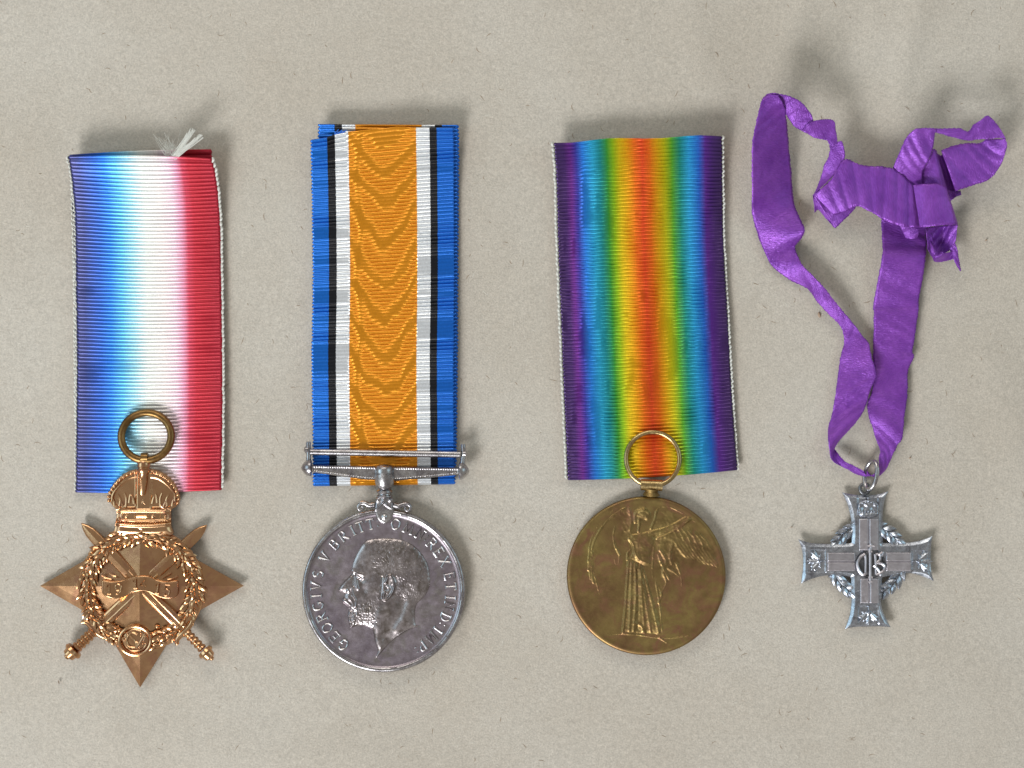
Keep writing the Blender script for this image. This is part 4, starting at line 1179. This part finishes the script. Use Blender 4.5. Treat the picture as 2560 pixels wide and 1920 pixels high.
    B = a7([(575, 800, 40), (650, 780, 52), (715, 748, 58), (800, 785, 60), (880, 832, 60), (960, 862, 62), (1030, 874, 58), (1100, 874, 52)])
    add_strip('bow_band', A, B, seed=20, wr=1.5, pleat=3.5)
    # right loop
    A = a7([(945, 640, 52), (930, 530, 66), (970, 420, 84), (1010, 340, 96), (1050, 298, 104), (1090, 286, 108), (1180, 286, 108)])
    B = a7([(1100, 640, 40), (1105, 540, 66), (1140, 480, 84), (1165, 410, 90), (1172, 360, 96), (1178, 318, 100), (1186, 308, 102)])
    add_strip('bow_loop', A, B, seed=24, wr=2.4)
    A = a7([(1120, 284, 108), (1200, 288, 106), (1320, 286, 100), (1374, 304, 94), (1410, 262, 96), (1450, 238, 98), (1490, 210, 100), (1530, 240, 96), (1572, 300, 88)])
    B = a7([(1176, 306, 100), (1210, 318, 98), (1290, 340, 92), (1360, 358, 86), (1420, 354, 88), (1470, 350, 90), (1520, 346, 88), (1565, 345, 84), (1598, 350, 80)])
    add_strip('bow_loop', A, B, seed=28, wr=1.6)
    A = a7([(1570, 300, 86), (1590, 345, 80), (1540, 350, 66), (1485, 352, 60), (1440, 374, 56), (1350, 376, 54), (1230, 408, 62), (1224, 430, 56)])
    B = a7([(1604, 372, 78), (1600, 410, 70), (1575, 490, 58), (1535, 555, 50), (1495, 592, 48), (1420, 620, 48), (1320, 652, 54), (1300, 660, 50)])
    add_strip('bow_loop', A, B, seed=32, wr=1.8)
    # dark folds behind the knot
    A = a7([(1232, 430, 34), (1210, 450, 20), (1180, 425, 30), (1165, 412, 56)])
    B = a7([(1318, 668, 30), (1290, 690, 18), (1262, 660, 24), (1235, 640, 50)])
    add_strip('knot_fold', A, B, seed=36, wr=1.5)
    A = a7([(1186, 420, 58), (1170, 412, 66), (1140, 480, 60), (1100, 530, 44), (1030, 560, 36)])
    B = a7([(1262, 700, 52), (1230, 690, 64), (1180, 650, 50), (1110, 640, 40), (1060, 660, 34)])
    add_strip('knot_fold', A, B, seed=40, wr=2.4)
    A = a7([(1230, 640, 40), (1270, 655, 34), (1300, 660, 34), (1332, 655, 30)])
    B = a7([(1262, 718, 24), (1285, 708, 26), (1305, 690, 34), (1330, 682, 24)])
    add_strip('knot_fold', A, B, seed=43, wr=3)
    # square flap on top of the knot
    A = a7([(1050, 622, 60), (1110, 616, 74), (1190, 614, 78), (1236, 630, 72), (1250, 660, 62)])
    B = a7([(1088, 872, 68), (1140, 872, 76), (1210, 862, 78), (1290, 856, 72), (1312, 850, 62)])
    add_strip('knot_flap', A, B, seed=46, wr=1.4)
    # hanging crumpled end below the knot
    A = a7([(970, 862, 50), (1020, 870, 52), (1080, 878, 50)]); B = a7([(1008, 938, 34), (1045, 944, 38), (1078, 925, 38)])
    add_strip('knot_fold', A, B, seed=50, wr=2)
    A = a7([(1120, 876, 46), (1180, 866, 30), (1230, 862, 26), (1268, 858, 46), (1314, 856, 58)])
    B = a7([(1135, 1000, 34), (1165, 1050, 18), (1215, 1040, 12), (1262, 1010, 34), (1298, 965, 44)])
    add_strip('ribbon_tail', A, B, seed=53, wr=4)
    A = a7([(1130, 885, 50), (1155, 900, 44), (1170, 960, 52), (1190, 1010, 44), (1170, 1040, 46), (1230, 1030, 50), (1290, 1010, 44)])
    B = a7([(1138, 940, 40), (1148, 965, 36), (1150, 1010, 40), (1165, 1060, 34), (1185, 1078, 34), (1245, 1072, 36), (1290, 1060, 34)])
    add_strip('ribbon_tail', A, B, seed=57, wr=4.5)
    A = a7([(1298, 965, 50), (1310, 995, 48), (1318, 1050, 40), (1332, 1130, 24)])
    B = a7([(1262, 1000, 44), (1275, 1030, 42), (1298, 1085, 36), (1326, 1132, 22)])
    add_strip('ribbon_tail', A, B, seed=60, wr=2)
    A = a7([(455, 686, 40), (470, 700, 38), (520, 760, 34), (592, 878, 26)])
    B = a7([(466, 786, 24), (490, 770, 26), (530, 815, 26), (578, 872, 22)])
    add_strip('ribbon_tail', A, B, seed=63, wr=2.5)
build_cross()
